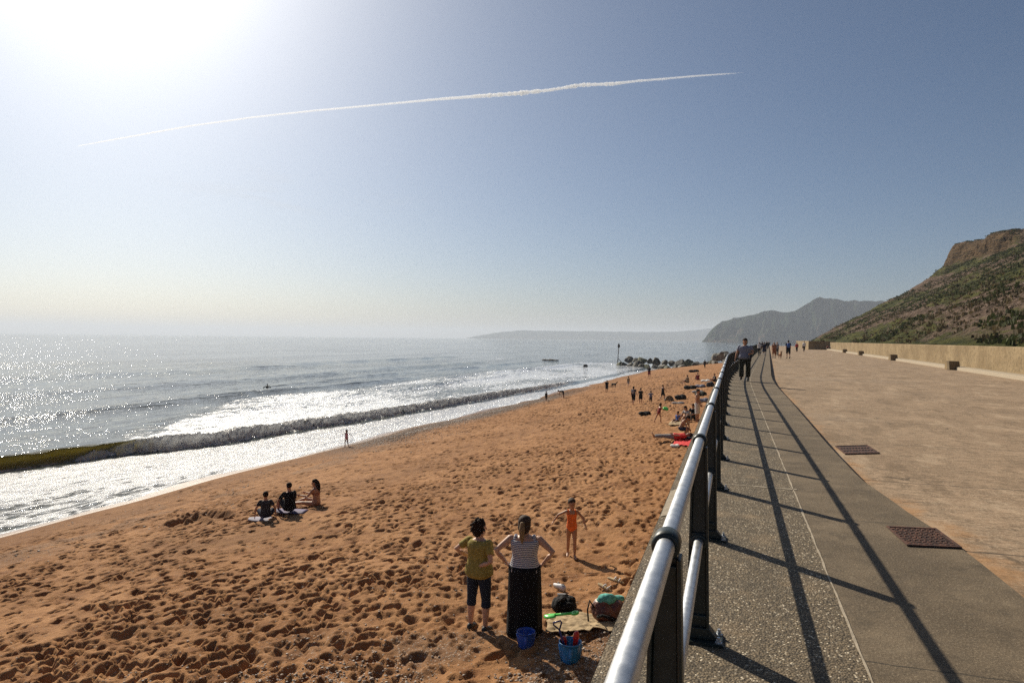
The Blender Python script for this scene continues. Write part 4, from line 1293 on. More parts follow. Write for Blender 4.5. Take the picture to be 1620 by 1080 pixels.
def person(pos, rz, label, H, pose, skin, hair, clothes, group=None, vx=.016, w=1.0, hs=1.0, face=False, kid=False):
    f = Fig(H, pose, w, hs, kid)
    bm = bmesh.new()
    f.torso(bm); f.legs(bm, 0, 2, 0, True); f.arms(bm, 0, 2, 0, True); f.head(bm); f.hands(bm); f.feet(bm)
    for sd in 'RL': add_ell(bm, f.arm[sd][0] + f.off - f.up2 * .004 * H, (f.side * .030 * H, f.fwd * .030 * H, f.up2 * .030 * H), 10, 8)
    b = remeshed('person', bm, M[skin], None, vx, 3)
    b.location = pos; b.rotation_euler = (0, 0, rz)
    tag(b, label, 'person', group)
    i0 = max(.012 if vx > .011 else .010, vx * .75)
    for c in clothes:
        kind, mat = c[0], M[c[1]]
        k = c[2] if len(c) > 2 else {}
        bm = bmesh.new()
        if kind == 'shirt':
            f.torso(bm, k.get('t0', -.02), .985, i0 * 1.15, flare=k.get('flare', .02 * H), mx=k.get('mx', 1.0))
            sl = k.get('sleeve', .55)
            if sl > 0: f.arms(bm, -.0, sl, i0 * 1.05, flare=k.get('sflare', .006 * H))
            for sd in 'RL':
                if sl > 0: add_ell(bm, f.arm[sd][0] + f.off - f.up2 * .002 * H, (f.side * .036 * H, f.fwd * .036 * H, f.up2 * .036 * H), 10, 8)
            remeshed('shirt', bm, mat, b, vx * .85, 3)
        elif kind == 'vest':
            f.torso(bm, k.get('t0', -.02), .90, i0, flare=k.get('flare', .0))
            for sg in (1, -1):
                p = f.neck + f.off - f.up2 * .018 * H + f.side * sg * .062 * H * w
                q = f.neck + f.off - f.up2 * .075 * H + f.side * sg * .070 * H * w
                add_tube(bm, [q + f.fwd * .058 * H, p + f.up2 * .016 * H + f.fwd * .012 * H, p + f.up2 * .016 * H - f.fwd * .016 * H, q - f.fwd * .056 * H], .018 * H, 8)
            remeshed('vest_top', bm, mat, b, vx * .85, 2)
        elif kind == 'swimsuit':
            f.torso(bm, -.17, .80, i0 * .72)
            for sg in (1, -1):
                p = f.neck + f.off - f.up2 * .014 * H + f.side * sg * .058 * H
                q = f.neck + f.off - f.up2 * .075 * H + f.side * sg * .050 * H
                add_tube(bm, [q + f.fwd * .060 * H, p + f.up2 * .014 * H + f.fwd * .010 * H, p + f.up2 * .014 * H - f.fwd * .014 * H, q - f.fwd * .056 * H], .013 * H, 8)
            remeshed('swimsuit', bm, mat, b, vx * .8, 2)
        elif kind in ('trousers', 'shorts'):
            f1 = k.get('f1', .9 if kind == 'shorts' else 1.92)
            f.torso(bm, -.17, k.get('top', .12), i0 * .85)
            f.legs(bm, 0.0, f1, i0 * .9, flare=k.get('flare', .004 * H if kind == 'trousers' else .014 * H))
            remeshed(kind, bm, mat, b, vx * .85, 2)
        elif kind == 'turnup':
            for q in 'RL':
                bm2 = bmesh.new()
                f.limb(bm2, f.leg[q][:3], f.LR, k['f0'], k['f1'], i0 * 1.5)
                remeshed('turn_up', bm2, mat, b, vx * .85, 2)
            bm.free()
        elif kind == 'skirt':
            rs = []
            n = 14; z1 = k.get('z', .03 * H)
            top, sd, fw = f.tpos(.16); top = top + f.off
            rx0, ry0 = .092 * H * w * k.get('hip', 1) + i0, .070 * H * w * k.get('hip', 1) + i0
            for i in range(n):
                t = i / (n - 1)
                z = top.z + (z1 - top.z) * t
                rr = 1 + t * k.get('spread', .45) * (1 if t > .1 else 1)
                ring = []
                for a_ in range(56):
                    a = 2 * math.pi * a_ / 56
                    fo = 1 + (.035 * math.sin(a * 7 + .8) + .028 * math.sin(a * 11 + 2.0 + 1.2 * t)) * min(1, t * 1.6)
                    ring.append(Vector((top.x + rx0 * rr * fo * math.cos(a), top.y + (ry0 * (1 + .25 * t)) * rr * fo * math.sin(a), z)))
                rs.append(ring)
            ring_loft(bm, rs)
            bm_obj('skirt', bm, mat, b, True)
        elif kind == 'shoes':
            for q in 'RL':
                bm2 = bmesh.new(); f.feet(bm2, i0 * .8, q)
                remeshed('shoe', bm2, mat, b, max(vx * .7, .008), 2)
            bm.free()
        elif kind == 'hat':
            c_ = f.hc + f.off
            mtx = Matrix((( f.hx.x, f.hf.x, f.hd.x, c_.x), (f.hx.y, f.hf.y, f.hd.y, c_.y), (f.hx.z, f.hf.z, f.hd.z, c_.z), (0, 0, 0, 1)))
            add_lathe(bm, [(.09 * H * .9, .022 * H), (.088 * H * .9, .028 * H), (.055 * H, .036 * H), (.052 * H, .07 * H), (.02 * H, .085 * H), (.001, .086 * H)], 18, mtx)
            bm_obj('hat', bm, mat, b, True)
        elif kind == 'pack':
            c_, sd, fw = f.tpos(.62)
            add_ell(bm, c_ + f.off - fw * .105 * H, (sd * .085 * H, fw * .055 * H, f.up2 * .13 * H), 14, 10)
            bm_obj('backpack', bm, mat, b, True)
        elif kind == 'bag':
            p = f.arm['L'][2] + f.off
            add_box(bm, p + Vector((0, 0, -.17)), (.08, .24, .26)); bmesh.ops.bevel(bm, geom=bm.edges[:], offset=.02, segments=2, affect='EDGES')
            add_tube(bm, [p + Vector((0, -.09, -.05)), p + Vector((0, -.03, .0)), p + Vector((0, .03, .0)), p + Vector((0, .09, -.05))], .008, 6)
            bm_obj('bag', bm, mat, b, True)
        elif kind == 'band':
            f.torso(bm, k['t0'], k['t1'], i0 * .7)
            remeshed(k.get('name', 'bikini_top'), bm, mat, b, vx * .8, 2)
    if hair: f.hair(hair[0], hair[1], b, vx)
    if face: f.face(b)
    return b

def foot_h(px, foot, head, z=None):
    """ground point under a figure's feet and its height from the photo"""
    p = beach(px, foot) if z is None else at(px, foot, z)
    return p, (foot - head) * depth(p) / FPX * 1.005

STAND = {}
AKIMBO = dict(armR=((.86, -.18, -.56), (-.72, .12, -.66)), armL=((-.86, -.18, -.56), (.72, .12, -.66)), curl=.9)
WALK1 = dict(legR=((.03, .34, -1), (.0, -.05, -1)), legL=((-.03, -.22, -1), (0, -.62, -1)), armR=((.14, -.3, -1), (.06, -.05, -1)), armL=((-.14, .3, -1), (-.05, .55, -1)), toeL=(0, .75, -.6))
WALK2 = dict(legL=((-.03, .34, -1), (.0, -.05, -1)), legR=((.03, -.22, -1), (0, -.62, -1)), armL=((-.14, -.3, -1), (-.06, -.05, -1)), armR=((.14, .3, -1), (.05, .55, -1)), toeR=(0, .75, -.6))
SIT_KNEES = dict(seat=.0, spine=(0, -.12, 1), chest=(0, .22, 1), legR=((.14, .9, .62), (.0, .55, -1)), legL=((-.14, .9, .62), (.0, .55, -1)), armR=((.25, .5, -.75), (-.2, .9, -.1)), armL=((-.25, .5, -.75), (.2, .9, -.1)), head=(0, .2, 1))
SIT_PROP = dict(seat=.0, spine=(0, -.10, 1), chest=(0, .02, 1), legR=((.35, .9, .25), (-.35, .75, -.55)), legL=((-.35, .9, .25), (.35, .75, -.55)), armR=((.55, -.12, -.85), (.10, .0, -1)), armL=((-.55, -.12, -.85), (-.10, .0, -1)), head=(0, .1, 1))
CROUCH = dict(spine=(0, .62, .8), chest=(0, .75, .55), head=(0, .8, .5), legR=((.2, .95, .02), (.0, -.55, -1)), legL=((-.2, .95, .02), (0, -.55, -1)), armR=((.15, .5, -.9), (.0, .3, -1)), armL=((-.15, .5, -.9), (0, .3, -1)))

# --- the group beneath the sea wall
p, H = foot_h(757, 989, 823)
bY = bearing(757)
person(p, bY - .62, 'woman in mustard T-shirt and cropped dark jeans standing on the sand', 1.66,
       dict(armL=((-.80, -.25, -.62), (.55, .55, -.50)), armR=((.36, -.35, -.95), (-.85, -.10, -.38)), look=-.45, head=(0, .12, 1), legR=((.05, .06, -1), (.02, -.06, -1)), legL=((-.07, -.02, -1), (-.02, -.04, -1)), footR=-.1, footL=-.25, curl=.9),
       'skin_fair', ('short_full', 'hair_dark'),
       [('shirt', 'mustard', dict(sleeve=.62, t0=-.14, flare=.05, mx=1.04)), ('trousers', 'denim', dict(f1=1.24)), ('turnup', 'navy', dict(f0=1.0, f1=1.26)), ('shoes', 'shoe_dark')],
       'people by the sea wall', vx=.0085, w=1.12, hs=1.10, face=True)
p2 = beach(829, 996)
person(p2, bearing(829) - .08, 'woman in striped vest top and long black skirt, hands on hips', 1.70,
       dict(AKIMBO, look=-.25, head=(0, .14, 1), armR=((.80, -.30, -.62), (-.62, .25, -.80)), armL=((-.80, -.30, -.62), (.62, .25, -.80))), 'skin_fair', ('pony', 'hair_blond'),
       [('vest', 'stripe', dict(t0=-.03, flare=.03)), ('skirt', 'black', dict(spread=.12, z=.0, hip=1.16)), ('shoes', 'shoe_dark')],
       'people by the sea wall', vx=.0085, w=1.24, hs=1.10)
p, H = foot_h(904, 877, 783)
person(p, bearing(904) + math.pi + .12, 'small girl in bright orange swimsuit walking up the sand', H,
       dict(armR=((.95, -.1, -.42), (.62, .1, -.80)), armL=((-.60, .05, -.62), (-.25, .25, -.85)), legR=((.03, -.16, -1), (.0, -.28, -1)), legL=((-.02, .16, -1), (0, .02, -1)), curl=.1, head=(0, .16, 1), look=.2),
       'skin_tan', ('short', 'hair_brown'), [('swimsuit', 'orange')], 'people by the sea wall', vx=.0075, w=.86, hs=1.32, face=True, kid=True)

# --- the three sitting near the water
def board(px, py, rz, col, label):
    q = beach(px, py)
    bm = bmesh.new()
    rs = []
    for i in range(13):
        f = i / 12; y = -.48 + .96 * f
        wd = .26 * (1 - .55 * max(0, (f - .7) / .3) ** 2) * (1 - .1 * max(0, (.15 - f) / .15)); zz = .05 * max(0, f - .6)
        rs.append([Vector((wd * math.cos(a), y, zz + .03 * math.sin(a) + .03)) for a in [2 * math.pi * k / 14 for k in range(14)]])
    ring_loft(bm, rs)
    o = bm_obj('bodyboard', bm, M[col], None, True); o.location = q + Vector((0, 0, .02)); o.rotation_euler = (0, 0, rz)
    return tag(o, label, 'bodyboard', 'bodyboards')
M['boardwhite'] = m_plain('white_board', (.20, .18, .25), .75, .25, 5)
M['boardpurple'] = m_plain('purple_board', (.08, .055, .15), .75, .3, 5)
board(421, 824, bearing(421) + 1.35, 'boardwhite', 'pale bodyboard under the dark haired boy sitting closest to the trench')
board(459, 815, bearing(459) + 1.2, 'boardpurple', 'purple bodyboard under the sitter in a black T-shirt')
q = beach(420, 826)
person(q + Vector((0, 0, .07)), bearing(420) - .05, 'boy in dark blue rash top sitting on pale board facing the sea', 1.42, dict(SIT_PROP), 'skin_tan', ('short', 'hair_dark'),
       [('shirt', 'charcoal', dict(sleeve=.6, t0=.0, flare=0)), ('shorts', 'navy')], 'sitters facing the sea', vx=.014, hs=1.12)
q = beach(458, 817)
person(q + Vector((0, 0, .07)), bearing(456) + .42, 'sitter in black T-shirt with one knee raised on purple board', 1.62, dict(SIT_KNEES, armL=((-.4, .5, -.75), (.1, .7, -.7)), armR=((.2, .3, -.9), (-.1, .6, -.8))), 'skin_tan', ('short', 'hair_dark'),
       [('shirt', 'black', dict(sleeve=.75, t0=-.05)), ('shorts', 'charcoal')], 'sitters facing the sea', vx=.014)
q = beach(500, 803)
person(q, bearing(497) + 1.15, 'long haired woman with bare tanned back sitting with legs stretched out', 1.62,
       dict(SIT_KNEES, spine=(0, -.05, 1), chest=(0, .15, 1), legR=((.08, .98, .30), (-.05, .95, -.38)), legL=((-.12, 1.0, .10), (.05, .98, -.14)), armL=((-.15, .62, -.75), (.0, .95, .1)), armR=((.15, .62, -.75), (.0, .95, .1)), look=.3), 'skin_tan', ('long', 'hair_dark'),
       [('band', 'rust', dict(t0=.55, t1=.72)), ('band', 'rust', dict(t0=-.16, t1=.06, name='bikini_bottom'))], 'sitters facing the sea', vx=.014)

# --- along the water's edge
p, H = foot_h(548, 706, 678)
person(p, bearing(548) + 2.6, 'child with outstretched arms wading at the edge of the foam', H, dict(armR=((.95, .05, -.30), (.9, .1, -.45)), armL=((-.95, .05, -.30), (-.9, .1, -.45)), legR=((.06, .25, -1), (.0, .05, -1)), legL=((-.06, -.15, -1), (-.05, -.3, -1)), curl=.1),
       'skin_brown', ('bob', 'hair_dark'), [('swimsuit', 'pink')], 'people at the water edge', vx=.016, w=.88, hs=1.28, kid=True)
p, H = foot_h(864, 634.5, 618)
person(p, bearing(864) + .4, 'small child in black swimwear walking at the water edge', H, dict(WALK1), 'skin_brown', ('short', 'hair_dark'), [('shirt', 'black', dict(sleeve=.5)), ('shorts', 'black')], 'people at the water edge', vx=.022, w=.92, hs=1.28, kid=True)
p, H = foot_h(891, 630, 620)
person(p, bearing(891) + 1.5, 'child bending over to pick something from the wet sand', 1.25, dict(spine=(0, .85, .5), chest=(0, 1, .02), head=(0, 1, .1), armR=((.1, .25, -1), (0, .25, -1)), armL=((-.1, .25, -1), (0, .25, -1)), legR=((.06, .12, -1), (0, -.15, -1)), legL=((-.06, -.1, -1), (0, -.2, -1))), 'skin_brown', ('short', 'hair_dark'), [('shirt', 'black', dict(sleeve=.5)), ('shorts', 'black')], 'people at the water edge', vx=.022, w=.95, hs=1.25, kid=True)
p, H = foot_h(960, 621, 601)
person(p, bearing(960) + .3, 'man in dark clothes and shorts standing beside dog near the water', H, dict(armR=((.2, .1, -1), (-.3, .8, -.3)), armL=((-.2, .1, -1), (.3, .8, -.3))), 'skin_brown', ('short', 'hair_dark'), [('shirt', 'black', dict(sleeve=.8)), ('shorts', 'charcoal', dict(f1=1.0))], 'people at the water edge', vx=.024)
p, H = foot_h(994, 612, 600)
person(p, bearing(994) - .5, 'child in pale top walking behind the family of four', 1.2, dict(WALK2), 'skin_tan', ('short', 'hair_brown'), [('shirt', 'khaki'), ('shorts', 'grey')], 'people at the water edge', vx=.026, hs=1.25, kid=True)
p, H = foot_h(1027, 598, 585.5)
person(p, bearing(1027), 'person in black top and dark red shorts alone at waterline', 1.72, dict(armR=((.4, .1, -1), (-.5, .6, -.4)), armL=((-.4, .1, -1), (.5, .6, -.4))), 'skin_brown', ('short', 'hair_dark'), [('shirt', 'black'), ('shorts', 'darkred', dict(f1=1.05))], 'people at the water edge', vx=.028)
# the family standing on the open sand
p, H = foot_h(1002, 639, 610)
person(p, bearing(1002) - .3, 'woman in dark top with pale rucksack holding child by the hand', H, dict(WALK2, armR=((.35, .0, -1), (.3, .1, -1))), 'skin_tan', ('bob', 'hair_dark'), [('shirt', 'navy'), ('shorts', 'black', dict(f1=1.2)), ('pack', 'grey')], 'family standing on the open sand', vx=.018)
p, H = foot_h(1013.5, 637.5, 612)
person(p, bearing(1013) + .1, 'boy in dark green top standing second in the family', H, dict(armL=((-.4, 0, -1), (-.3, 0, -1)), armR=((.3, 0, -1), (.1, .2, -1))), 'skin_tan', ('short', 'hair_dark'), [('shirt', 'olive'), ('shorts', 'black')], 'family standing on the open sand', vx=.018, kid=True, hs=1.15)
p, H = foot_h(1029.5, 637.5, 617)
person(p, bearing(1030) + .2, 'girl in grey blue top with arms held away from her sides', H, dict(armL=((-.7, 0, -.7), (-.5, 0, -.9)), armR=((.7, 0, -.7), (.5, 0, -.9))), 'skin_brown', ('bob', 'hair_brown'), [('shirt', 'greyblue', dict(sleeve=.9)), ('trousers', 'charcoal', dict(f1=1.4))], 'family standing on the open sand', vx=.018, kid=True, hs=1.22)
p, H = foot_h(1048.5, 633, 607.5)
person(p, bearing(1049) - 1.0, 'woman in black swimsuit and dark shorts beside beach tent', H, dict(WALK1, armR=((.2, .5, -.9), (0, .9, -.2))), 'skin_brown', ('short', 'hair_dark'), [('swimsuit', 'black'), ('shorts', 'black')], 'family standing on the open sand', vx=.018)
p, H = foot_h(1042, 667, 634)
person(p, bearing(1042) - 1.1, 'girl in dark red swimsuit striding with a green toy', H, dict(WALK1, spine=(0, .25, 1), chest=(0, .35, 1), legL=((-.05, -.5, -1), (0, -.45, -1)), legR=((.03, .4, -1), (0, .0, -1)), armR=((.1, .6, -.7), (0, .95, -.15)), armL=((-.1, .6, -.7), (0, .95, -.15))), 'skin_tan', ('bob', 'hair_dark'), [('swimsuit', 'darkred')], None, vx=.016, kid=True, hs=1.15)
pt = p
# by the wall: the little camp
p, H = foot_h(1103, 665, 621)
person(p, bearing(1103) - 1.9, 'bare chested man in long white shorts standing close to the wall', 1.72, dict(armR=((.15, .2, -1), (0, .6, -.8)), armL=((-.15, .1, -1), (0, .4, -.9)), head=(0, .3, 1)), 'skin_tan', ('short', 'hair_dark'), [('shorts', 'white', dict(f1=1.15, flare=.03))], 'camp by the wall', vx=.016)
q = beach(1088, 664)
person(q, bearing(1088) + 2.2, 'person in grey top sitting hunched with knees drawn up', 1.65, dict(SIT_KNEES, chest=(0, .5, 1), head=(0, .55, .9)), 'skin_tan', ('bob', 'hair_dark'), [('shirt', 'grey', dict(sleeve=.5)), ('trousers', 'rust', dict(f1=1.0))], 'camp by the wall', vx=.016, w=1.1)
q = beach(1097, 661)
person(q, bearing(1097) + 2.6, 'person in dark clothes sitting between hunched sitter and standing man', 1.62, dict(SIT_KNEES), 'skin_tan', ('bob', 'hair_dark'), [('shirt', 'black'), ('trousers', 'charcoal')], 'camp by the wall', vx=.016)
q = beach(1072, 665)
person(q, bearing(1072) + 2.4, 'small child in bright blue top sitting on pale towel', 1.05, dict(SIT_PROP), 'skin_tan', ('short', 'hair_dark'), [('shirt', 'blue'), ('shorts', 'navy')], 'camp by the wall', vx=.014, hs=1.3, kid=True)
q = beach(1077, 691)
person(q, bearing(1077) - 1.9, 'bare backed child crouching over the sand by the red towel', 1.45, dict(CROUCH, spine=(0, .35, .95), chest=(0, .55, .85)), 'skin_tan', ('bob', 'hair_dark'), [('shorts', 'navy')], 'camp by the wall', vx=.014, hs=1.15, kid=True)
q = beach(1066, 700)
person(q + Vector((0, 0, .05)), bearing(1066) + 1.65, 'person lying on back in red T-shirt and pale trousers', 1.62, dict(seat=.03, spine=(0, -1, .10), chest=(0, -1, .12), head=(0, -1, .4), legR=((.06, 1, .02), (.0, 1, -.02)), legL=((-.06, 1, .06), (0, 1, -.06)), armR=((.25, .8, .05), (-.3, .9, .1)), armL=((-.25, .8, .05), (.3, .9, .1)), toeR=(0, .3, 1), toeL=(0, .3, 1)), 'skin_tan', ('short', 'hair_dark'), [('shirt', 'brightred', dict(sleeve=.9)), ('trousers', 'grey')], 'camp by the wall', vx=.016)
# farther sitters
for (pxx, pyy, lab, cl, off) in ((1088, 606, 'sitter in pale top by the sprawl of dark bags', 'khaki', 1.0), (1104, 601, 'sitter in dark red top farthest along the sprawl of bags', 'darkred', .4), (1131, 605, 'sitter in charcoal top close under the railing', 'charcoal', 2.0)):
    q = beach(pxx, pyy)
    person(q, bearing(pxx) + off, lab, 1.65, dict(SIT_KNEES), 'skin_tan', ('short', 'hair_dark'), [('shirt', cl), ('shorts', 'charcoal')], 'far sitters', vx=.026)
p, H = foot_h(1115, 583, 575)
person(p, bearing(1115) + .5, 'small dark figure standing on far sand before the groyne', 1.55, dict(WALK1), 'skin_brown', ('short', 'hair_dark'), [('shirt', 'olive'), ('trousers', 'black')], None, vx=.03)
# surfer far out
q = at(423, 614.5, SEA_Z)
person(q + Vector((0, 0, -.30)), bearing(423) + .3, 'swimmer chest deep in the sea beyond the breakers', 1.75, dict(seat=0.0, spine=(0, .1, 1), armR=((.9, .2, -.35), (-.1, .5, -.8)), armL=((-.9, .2, -.35), (.1, .5, -.8)), legR=((.2, 1, -.1), (0, .5, -1)), legL=((-.2, 1, -.1), (0, .5, -1))), 'skin_brown', ('short', 'hair_dark'), [('shirt', 'black', dict(sleeve=1.9))], None, vx=.02)

# --- on the promenade
p, H = foot_h(1178, 603, 538.5, 0.0)
person(p, bearing(1178) + math.pi - .05, 'woman in grey blue T-shirt and dark trousers walking beside railing', H,
       dict(WALK1, legR=((.03, .20, -1), (.0, -.02, -1)), legL=((-.03, -.10, -1), (.03, -.30, -1)), armL=((-.35, .25, -.9), (.35, .85, -.15)), armR=((.35, -.1, -.95), (.25, .18, -1))), 'skin_tan', ('bob', 'hair_dark'),
       [('shirt', 'greyblue', dict(sleeve=.6, t0=-.10, mx=1.06, flare=.03)), ('trousers', 'olive', dict(flare=.022)), ('shoes', 'shoe_dark'), ('bag', 'charcoal')], 'walkers on the promenade', vx=.012, w=1.34, hs=1.16, face=True)
PROM = [
    (1201, 562, 541, 0.0, 0.05, 'man in white shirt and dark trousers walking away beside railing', [('shirt', 'white', dict(sleeve=.9)), ('trousers', 'black'), ('shoes', 'shoe_dark')], 'WALK1', 'hair_dark'),
    (1209, 561, 541, 0.0, -.1, 'woman in long navy dress walking away beside the man in white', [('shirt', 'navy', dict(sleeve=1.2)), ('skirt', 'navy', dict(z=.35, spread=.5)), ('shoes', 'shoe_white')], 'WALK2', 'hair_dark'),
    (1206, 555, 540, 0.0, 0.0, 'walker in charcoal jacket half hidden behind the man in white', [('shirt', 'charcoal', dict(sleeve=1.8)), ('trousers', 'black')], 'WALK1', 'hair_dark'),
    (1213, 553, 539.5, 0.0, .1, 'walker in black coat ahead of the woman in navy dress', [('shirt', 'black', dict(sleeve=1.8)), ('trousers', 'charcoal')], 'WALK2', 'hair_dark'),
    (1216, 552, 539.5, 0.0, .0, 'walker in dark grey at the head of the group on the walkway', [('shirt', 'charcoal', dict(sleeve=1.8)), ('trousers', 'navy')], 'WALK1', 'hair_grey'),
    (1224.5, 567, 541, -.15, math.pi, 'man in rust coloured top and shorts strolling with a tan dog', [('shirt', 'rust', dict(sleeve=.5)), ('shorts', 'rust', dict(f1=1.1)), ('shoes', 'shoe_dark')], 'WALK1', 'hair_grey'),
    (1229, 564, 541, -.15, math.pi, 'companion in pale top and dark trousers beside the dog walker', [('shirt', 'grey', dict(sleeve=.6)), ('trousers', 'charcoal')], 'WALK2', 'hair_blond'),
    (1247, 567, 537.5, -.15, 0.1, 'tall man in navy polo and black shorts walking away on concrete', [('shirt', 'navy', dict(sleeve=.7)), ('shorts', 'black', dict(f1=1.1)), ('pack', 'blue'), ('shoes', 'shoe_dark')], 'WALK2', 'hair_dark'),
    (1260.5, 557, 541.5, -.15, .2, 'child in red hooded top and dark leggings on the concrete', [('shirt', 'red', dict(sleeve=1.8)), ('trousers', 'black')], 'WALK1', 'hair_dark'),
    (1272, 557, 539.5, -.15, -.4, 'walker in white shirt carrying a grey bag next to the dark block', [('shirt', 'white', dict(sleeve=1.2)), ('trousers', 'black'), ('bag', 'grey')], 'WALK2', 'hair_blond'),
]
for (pxx, ft, hd, z, off, lab, cl, wk, hr) in PROM:
    p, H = foot_h(pxx, ft, hd, z)
    person(p, bearing(pxx) + off, lab, min(max(H, 1.2), 1.85), dict(globals()[wk]), 'skin_tan', ('short', hr), cl, 'walkers on the promenade', vx=.022)
for (pxx, lab, cl) in ((1297.5, 'seated figure in dark red top against the shaded block end', 'darkred'), (1302, 'seated figure in white top against the shaded block end', 'white')):
    q = at(pxx, 552, -.15)
    q.y = min(q.y, 158.6)
    person(q + Vector((0, 0, .12)), bearing(pxx) + math.pi, lab, 1.65, dict(SIT_KNEES), 'skin_tan', ('short', 'hair_dark'), [('shirt', cl), ('trousers', 'charcoal')], 'sitters by the block', vx=.028)

# --- dogs
def dog(pos, rz, label, L, mat, mat2):
    """L = shoulder height; faces +Y"""
    bm = bmesh.new(); h = L
    def E(c, r): add_ell(bm, Vector(c) * h, (Vector((r[0] * h, 0, 0)), Vector((0, r[1] * h, 0)), Vector((0, 0, r[2] * h))), 12, 8)
    rs = []
    for y, z, rx, rz_ in ((-.62, .78, .06, .07), (-.52, .76, .14, .16), (-.25, .76, .145, .15), (.05, .74, .165, .20), (.30, .74, .17, .23), (.46, .80, .12, .17), (.52, .86, .06, .09)):
        rs.append([Vector((rx * math.cos(a), y, z + rz_ * math.sin(a))) * h for a in [2 * math.pi * k / 12 for k in range(12)]])
    ring_loft(bm, rs)
    add_tube(bm, [Vector(q) * h for q in ((0, .40, .86), (0, .58, 1.06), (0, .66, 1.16))], [.13 * h, .10 * h, .10 * h], 10)
    E((0, .70, 1.18), (.095, .13, .10))
    add_tube(bm, [Vector(q) * h for q in ((0, .76, 1.16), (0, .96, 1.10))], [.07 * h, .045 * h], 8)
    for sx in (-1, 1):
        add_tube(bm, [Vector(q) * h for q in ((sx * .07, .64, 1.26), (sx * .12, .62, 1.22), (sx * .13, .64, 1.08))], [.02 * h, .04 * h, .02 * h], 6)
        fy = .08 * sx
        add_tube(bm, [Vector(q) * h for q in ((sx * .10, .32, .62), (sx * .10, .26 + fy, .42), (sx * .10, .30 + fy, .24), (sx * .10, .29 + fy, .03), (sx * .10, .37 + fy, .02))], [.10 * h, .06 * h, .045 * h, .038 * h, .035 * h], 8)
        add_tube(bm, [Vector(q) * h for q in ((sx * .09, -.46, .70), (sx * .10, -.34 - fy, .44), (sx * .10, -.56 - fy, .27), (sx * .10, -.53 - fy, .03), (sx * .10, -.44 - fy, .02))], [.14 * h, .08 * h, .045 * h, .038 * h, .035 * h], 8)
    add_tube(bm, [Vector(q) * h for q in ((0, -.58, .84), (0, -.78, .88), (0, -.92, 1.04))], [.05 * h, .04 * h, .02 * h], 8)
    o = remeshed('dog', bm, M[mat], None, .035 * h, 2)
    o.location = pos; o.rotation_euler = (0, 0, rz)
    bm = bmesh.new()
    add_lathe(bm, [(.125 * h, -.02 * h), (.13 * h, 0), (.125 * h, .02 * h)], 14, Matrix.Translation((0, .50 * h, .97 * h)) @ Matrix.Rotation(R(-40), 4, 'X'))
    bm_obj('collar', bm, M[mat2], o)
    return tag(o, label, 'dog')
M['fur_black'] = m_plain('black_fur', (.010, .009, .008), .7, .4, 40, bump=.01)
M['fur_tan'] = m_plain('tan_fur', (.30, .15, .07), .8, .4, 40, bump=.01)
dog(beach(971.5, 613), bearing(971) - 2.1, 'black dog standing near man in dark clothes on the beach', .58, 'fur_black', 'darkred')
dog(at(1234.5, 567, -.15), bearing(1234) + math.pi + .25, 'tan dog walking on concrete beside the man in rust shorts', .62, 'fur_tan', 'black')

# ================================================================== BEACH THINGS
M['blueplastic'] = m_plain('blue_plastic', (.025, .085, .42), .3, .2, 12)
M['cyanplastic'] = m_plain('light_blue_plastic', (.03, .20, .48), .3, .2, 12)
M['greenplastic'] = m_plain('green_plastic', (.10, .62, .10), .3, .1)
M['redplastic'] = m_plain('red_plastic', (.50, .025, .02), .3, .15)
M['darkblueplastic'] = m_plain('dark_blue_plastic', (.018, .03, .17), .3, .15)
M['towel'] = m_plain('beige_towel', (.40, .30, .185), .95, .2, 14, bump=.01, spec=.1)
M['brownleather'] = m_plain('brown_leather', (.13, .040, .022), .42, .4, 9, bump=.015)
M['tealtowel'] = m_plain('teal_towel', (.12, .42, .36), .95, .3, 20, bump=.01)
M['tan_sole'] = m_plain('tan_sole', (.40, .29, .16), .8, .2, 20)
M['tentgrey'] = m_plain('tent_grey', (.34, .31, .24), .6, .2, 6)

def bucket(px, py, label, mat, h=.22, tilt=(0, 0, 0), pos=None):
    q = pos or beach(px, py)
    o = thing('bucket', label, 'bucket', q, .4, 'toy buckets')
    o.rotation_euler = tilt
    bm = bmesh.new()
    r0, r1 = .36 * h, .52 * h
    prof = [(.001, 0), (r0, 0), (r0 * 1.04, .04 * h)]
    for i in range(7): prof.append((r0 + (r1 - r0) * (i + 1) / 8 + (.012 * h if i % 2 else 0), .08 * h + .80 * h * i / 6.5))
    prof += [(r1, .93 * h), (r1 * 1.07, .94 * h), (r1 * 1.08, 1.0 * h), (r1 * .99, 1.0 * h), (r1 * .95, .9 * h), (r0 * .94, .06 * h), (.001, .05 * h)]
    add_lathe(bm, prof, 28); bm_obj('tub', bm, M[mat], o, True)
    for k in range(4):                                  # raised turret shapes of the mould
        bm = bmesh.new(); a = k * math.pi / 2 + .3
        add_tube(bm, [Vector((math.cos(a) * r0 * .98, math.sin(a) * r0 * .98, .02 * h)), Vector((math.cos(a) * r1 * .96, math.sin(a) * r1 * .96, .86 * h))], .10 * h, 10)
        bm_obj('turret', bm, M[mat], o, True)
    bm = bmesh.new(); n = 14
    add_tube(bm, [Vector((r1 * 1.06 * math.cos(math.pi * k / n), .0 - r1 * .55 * math.sin(math.pi * k / n), .95 * h - r1 * .85 * math.sin(math.pi * k / n) * .3)) for k in range(n + 1)], .018 * h, 8)
    bm_obj('handle', bm, M[mat], o, True)
    return o
b1 = bucket(832, 1018, 'blue castle bucket standing empty behind the black skirt', 'blueplastic', .23)
b2 = bucket(902, 1040, 'light blue bucket full of sand toys beside the beige towel', 'cyanplastic', .27)
q = Vector(b2.location)
sp = thing('toy_spade', 'long toy spade with blue shaft and green scoop leaning in bucket', 'spade', q + Vector((-.03, 0, .06)))
sp.rotation_euler = (.18, -.30, .3)
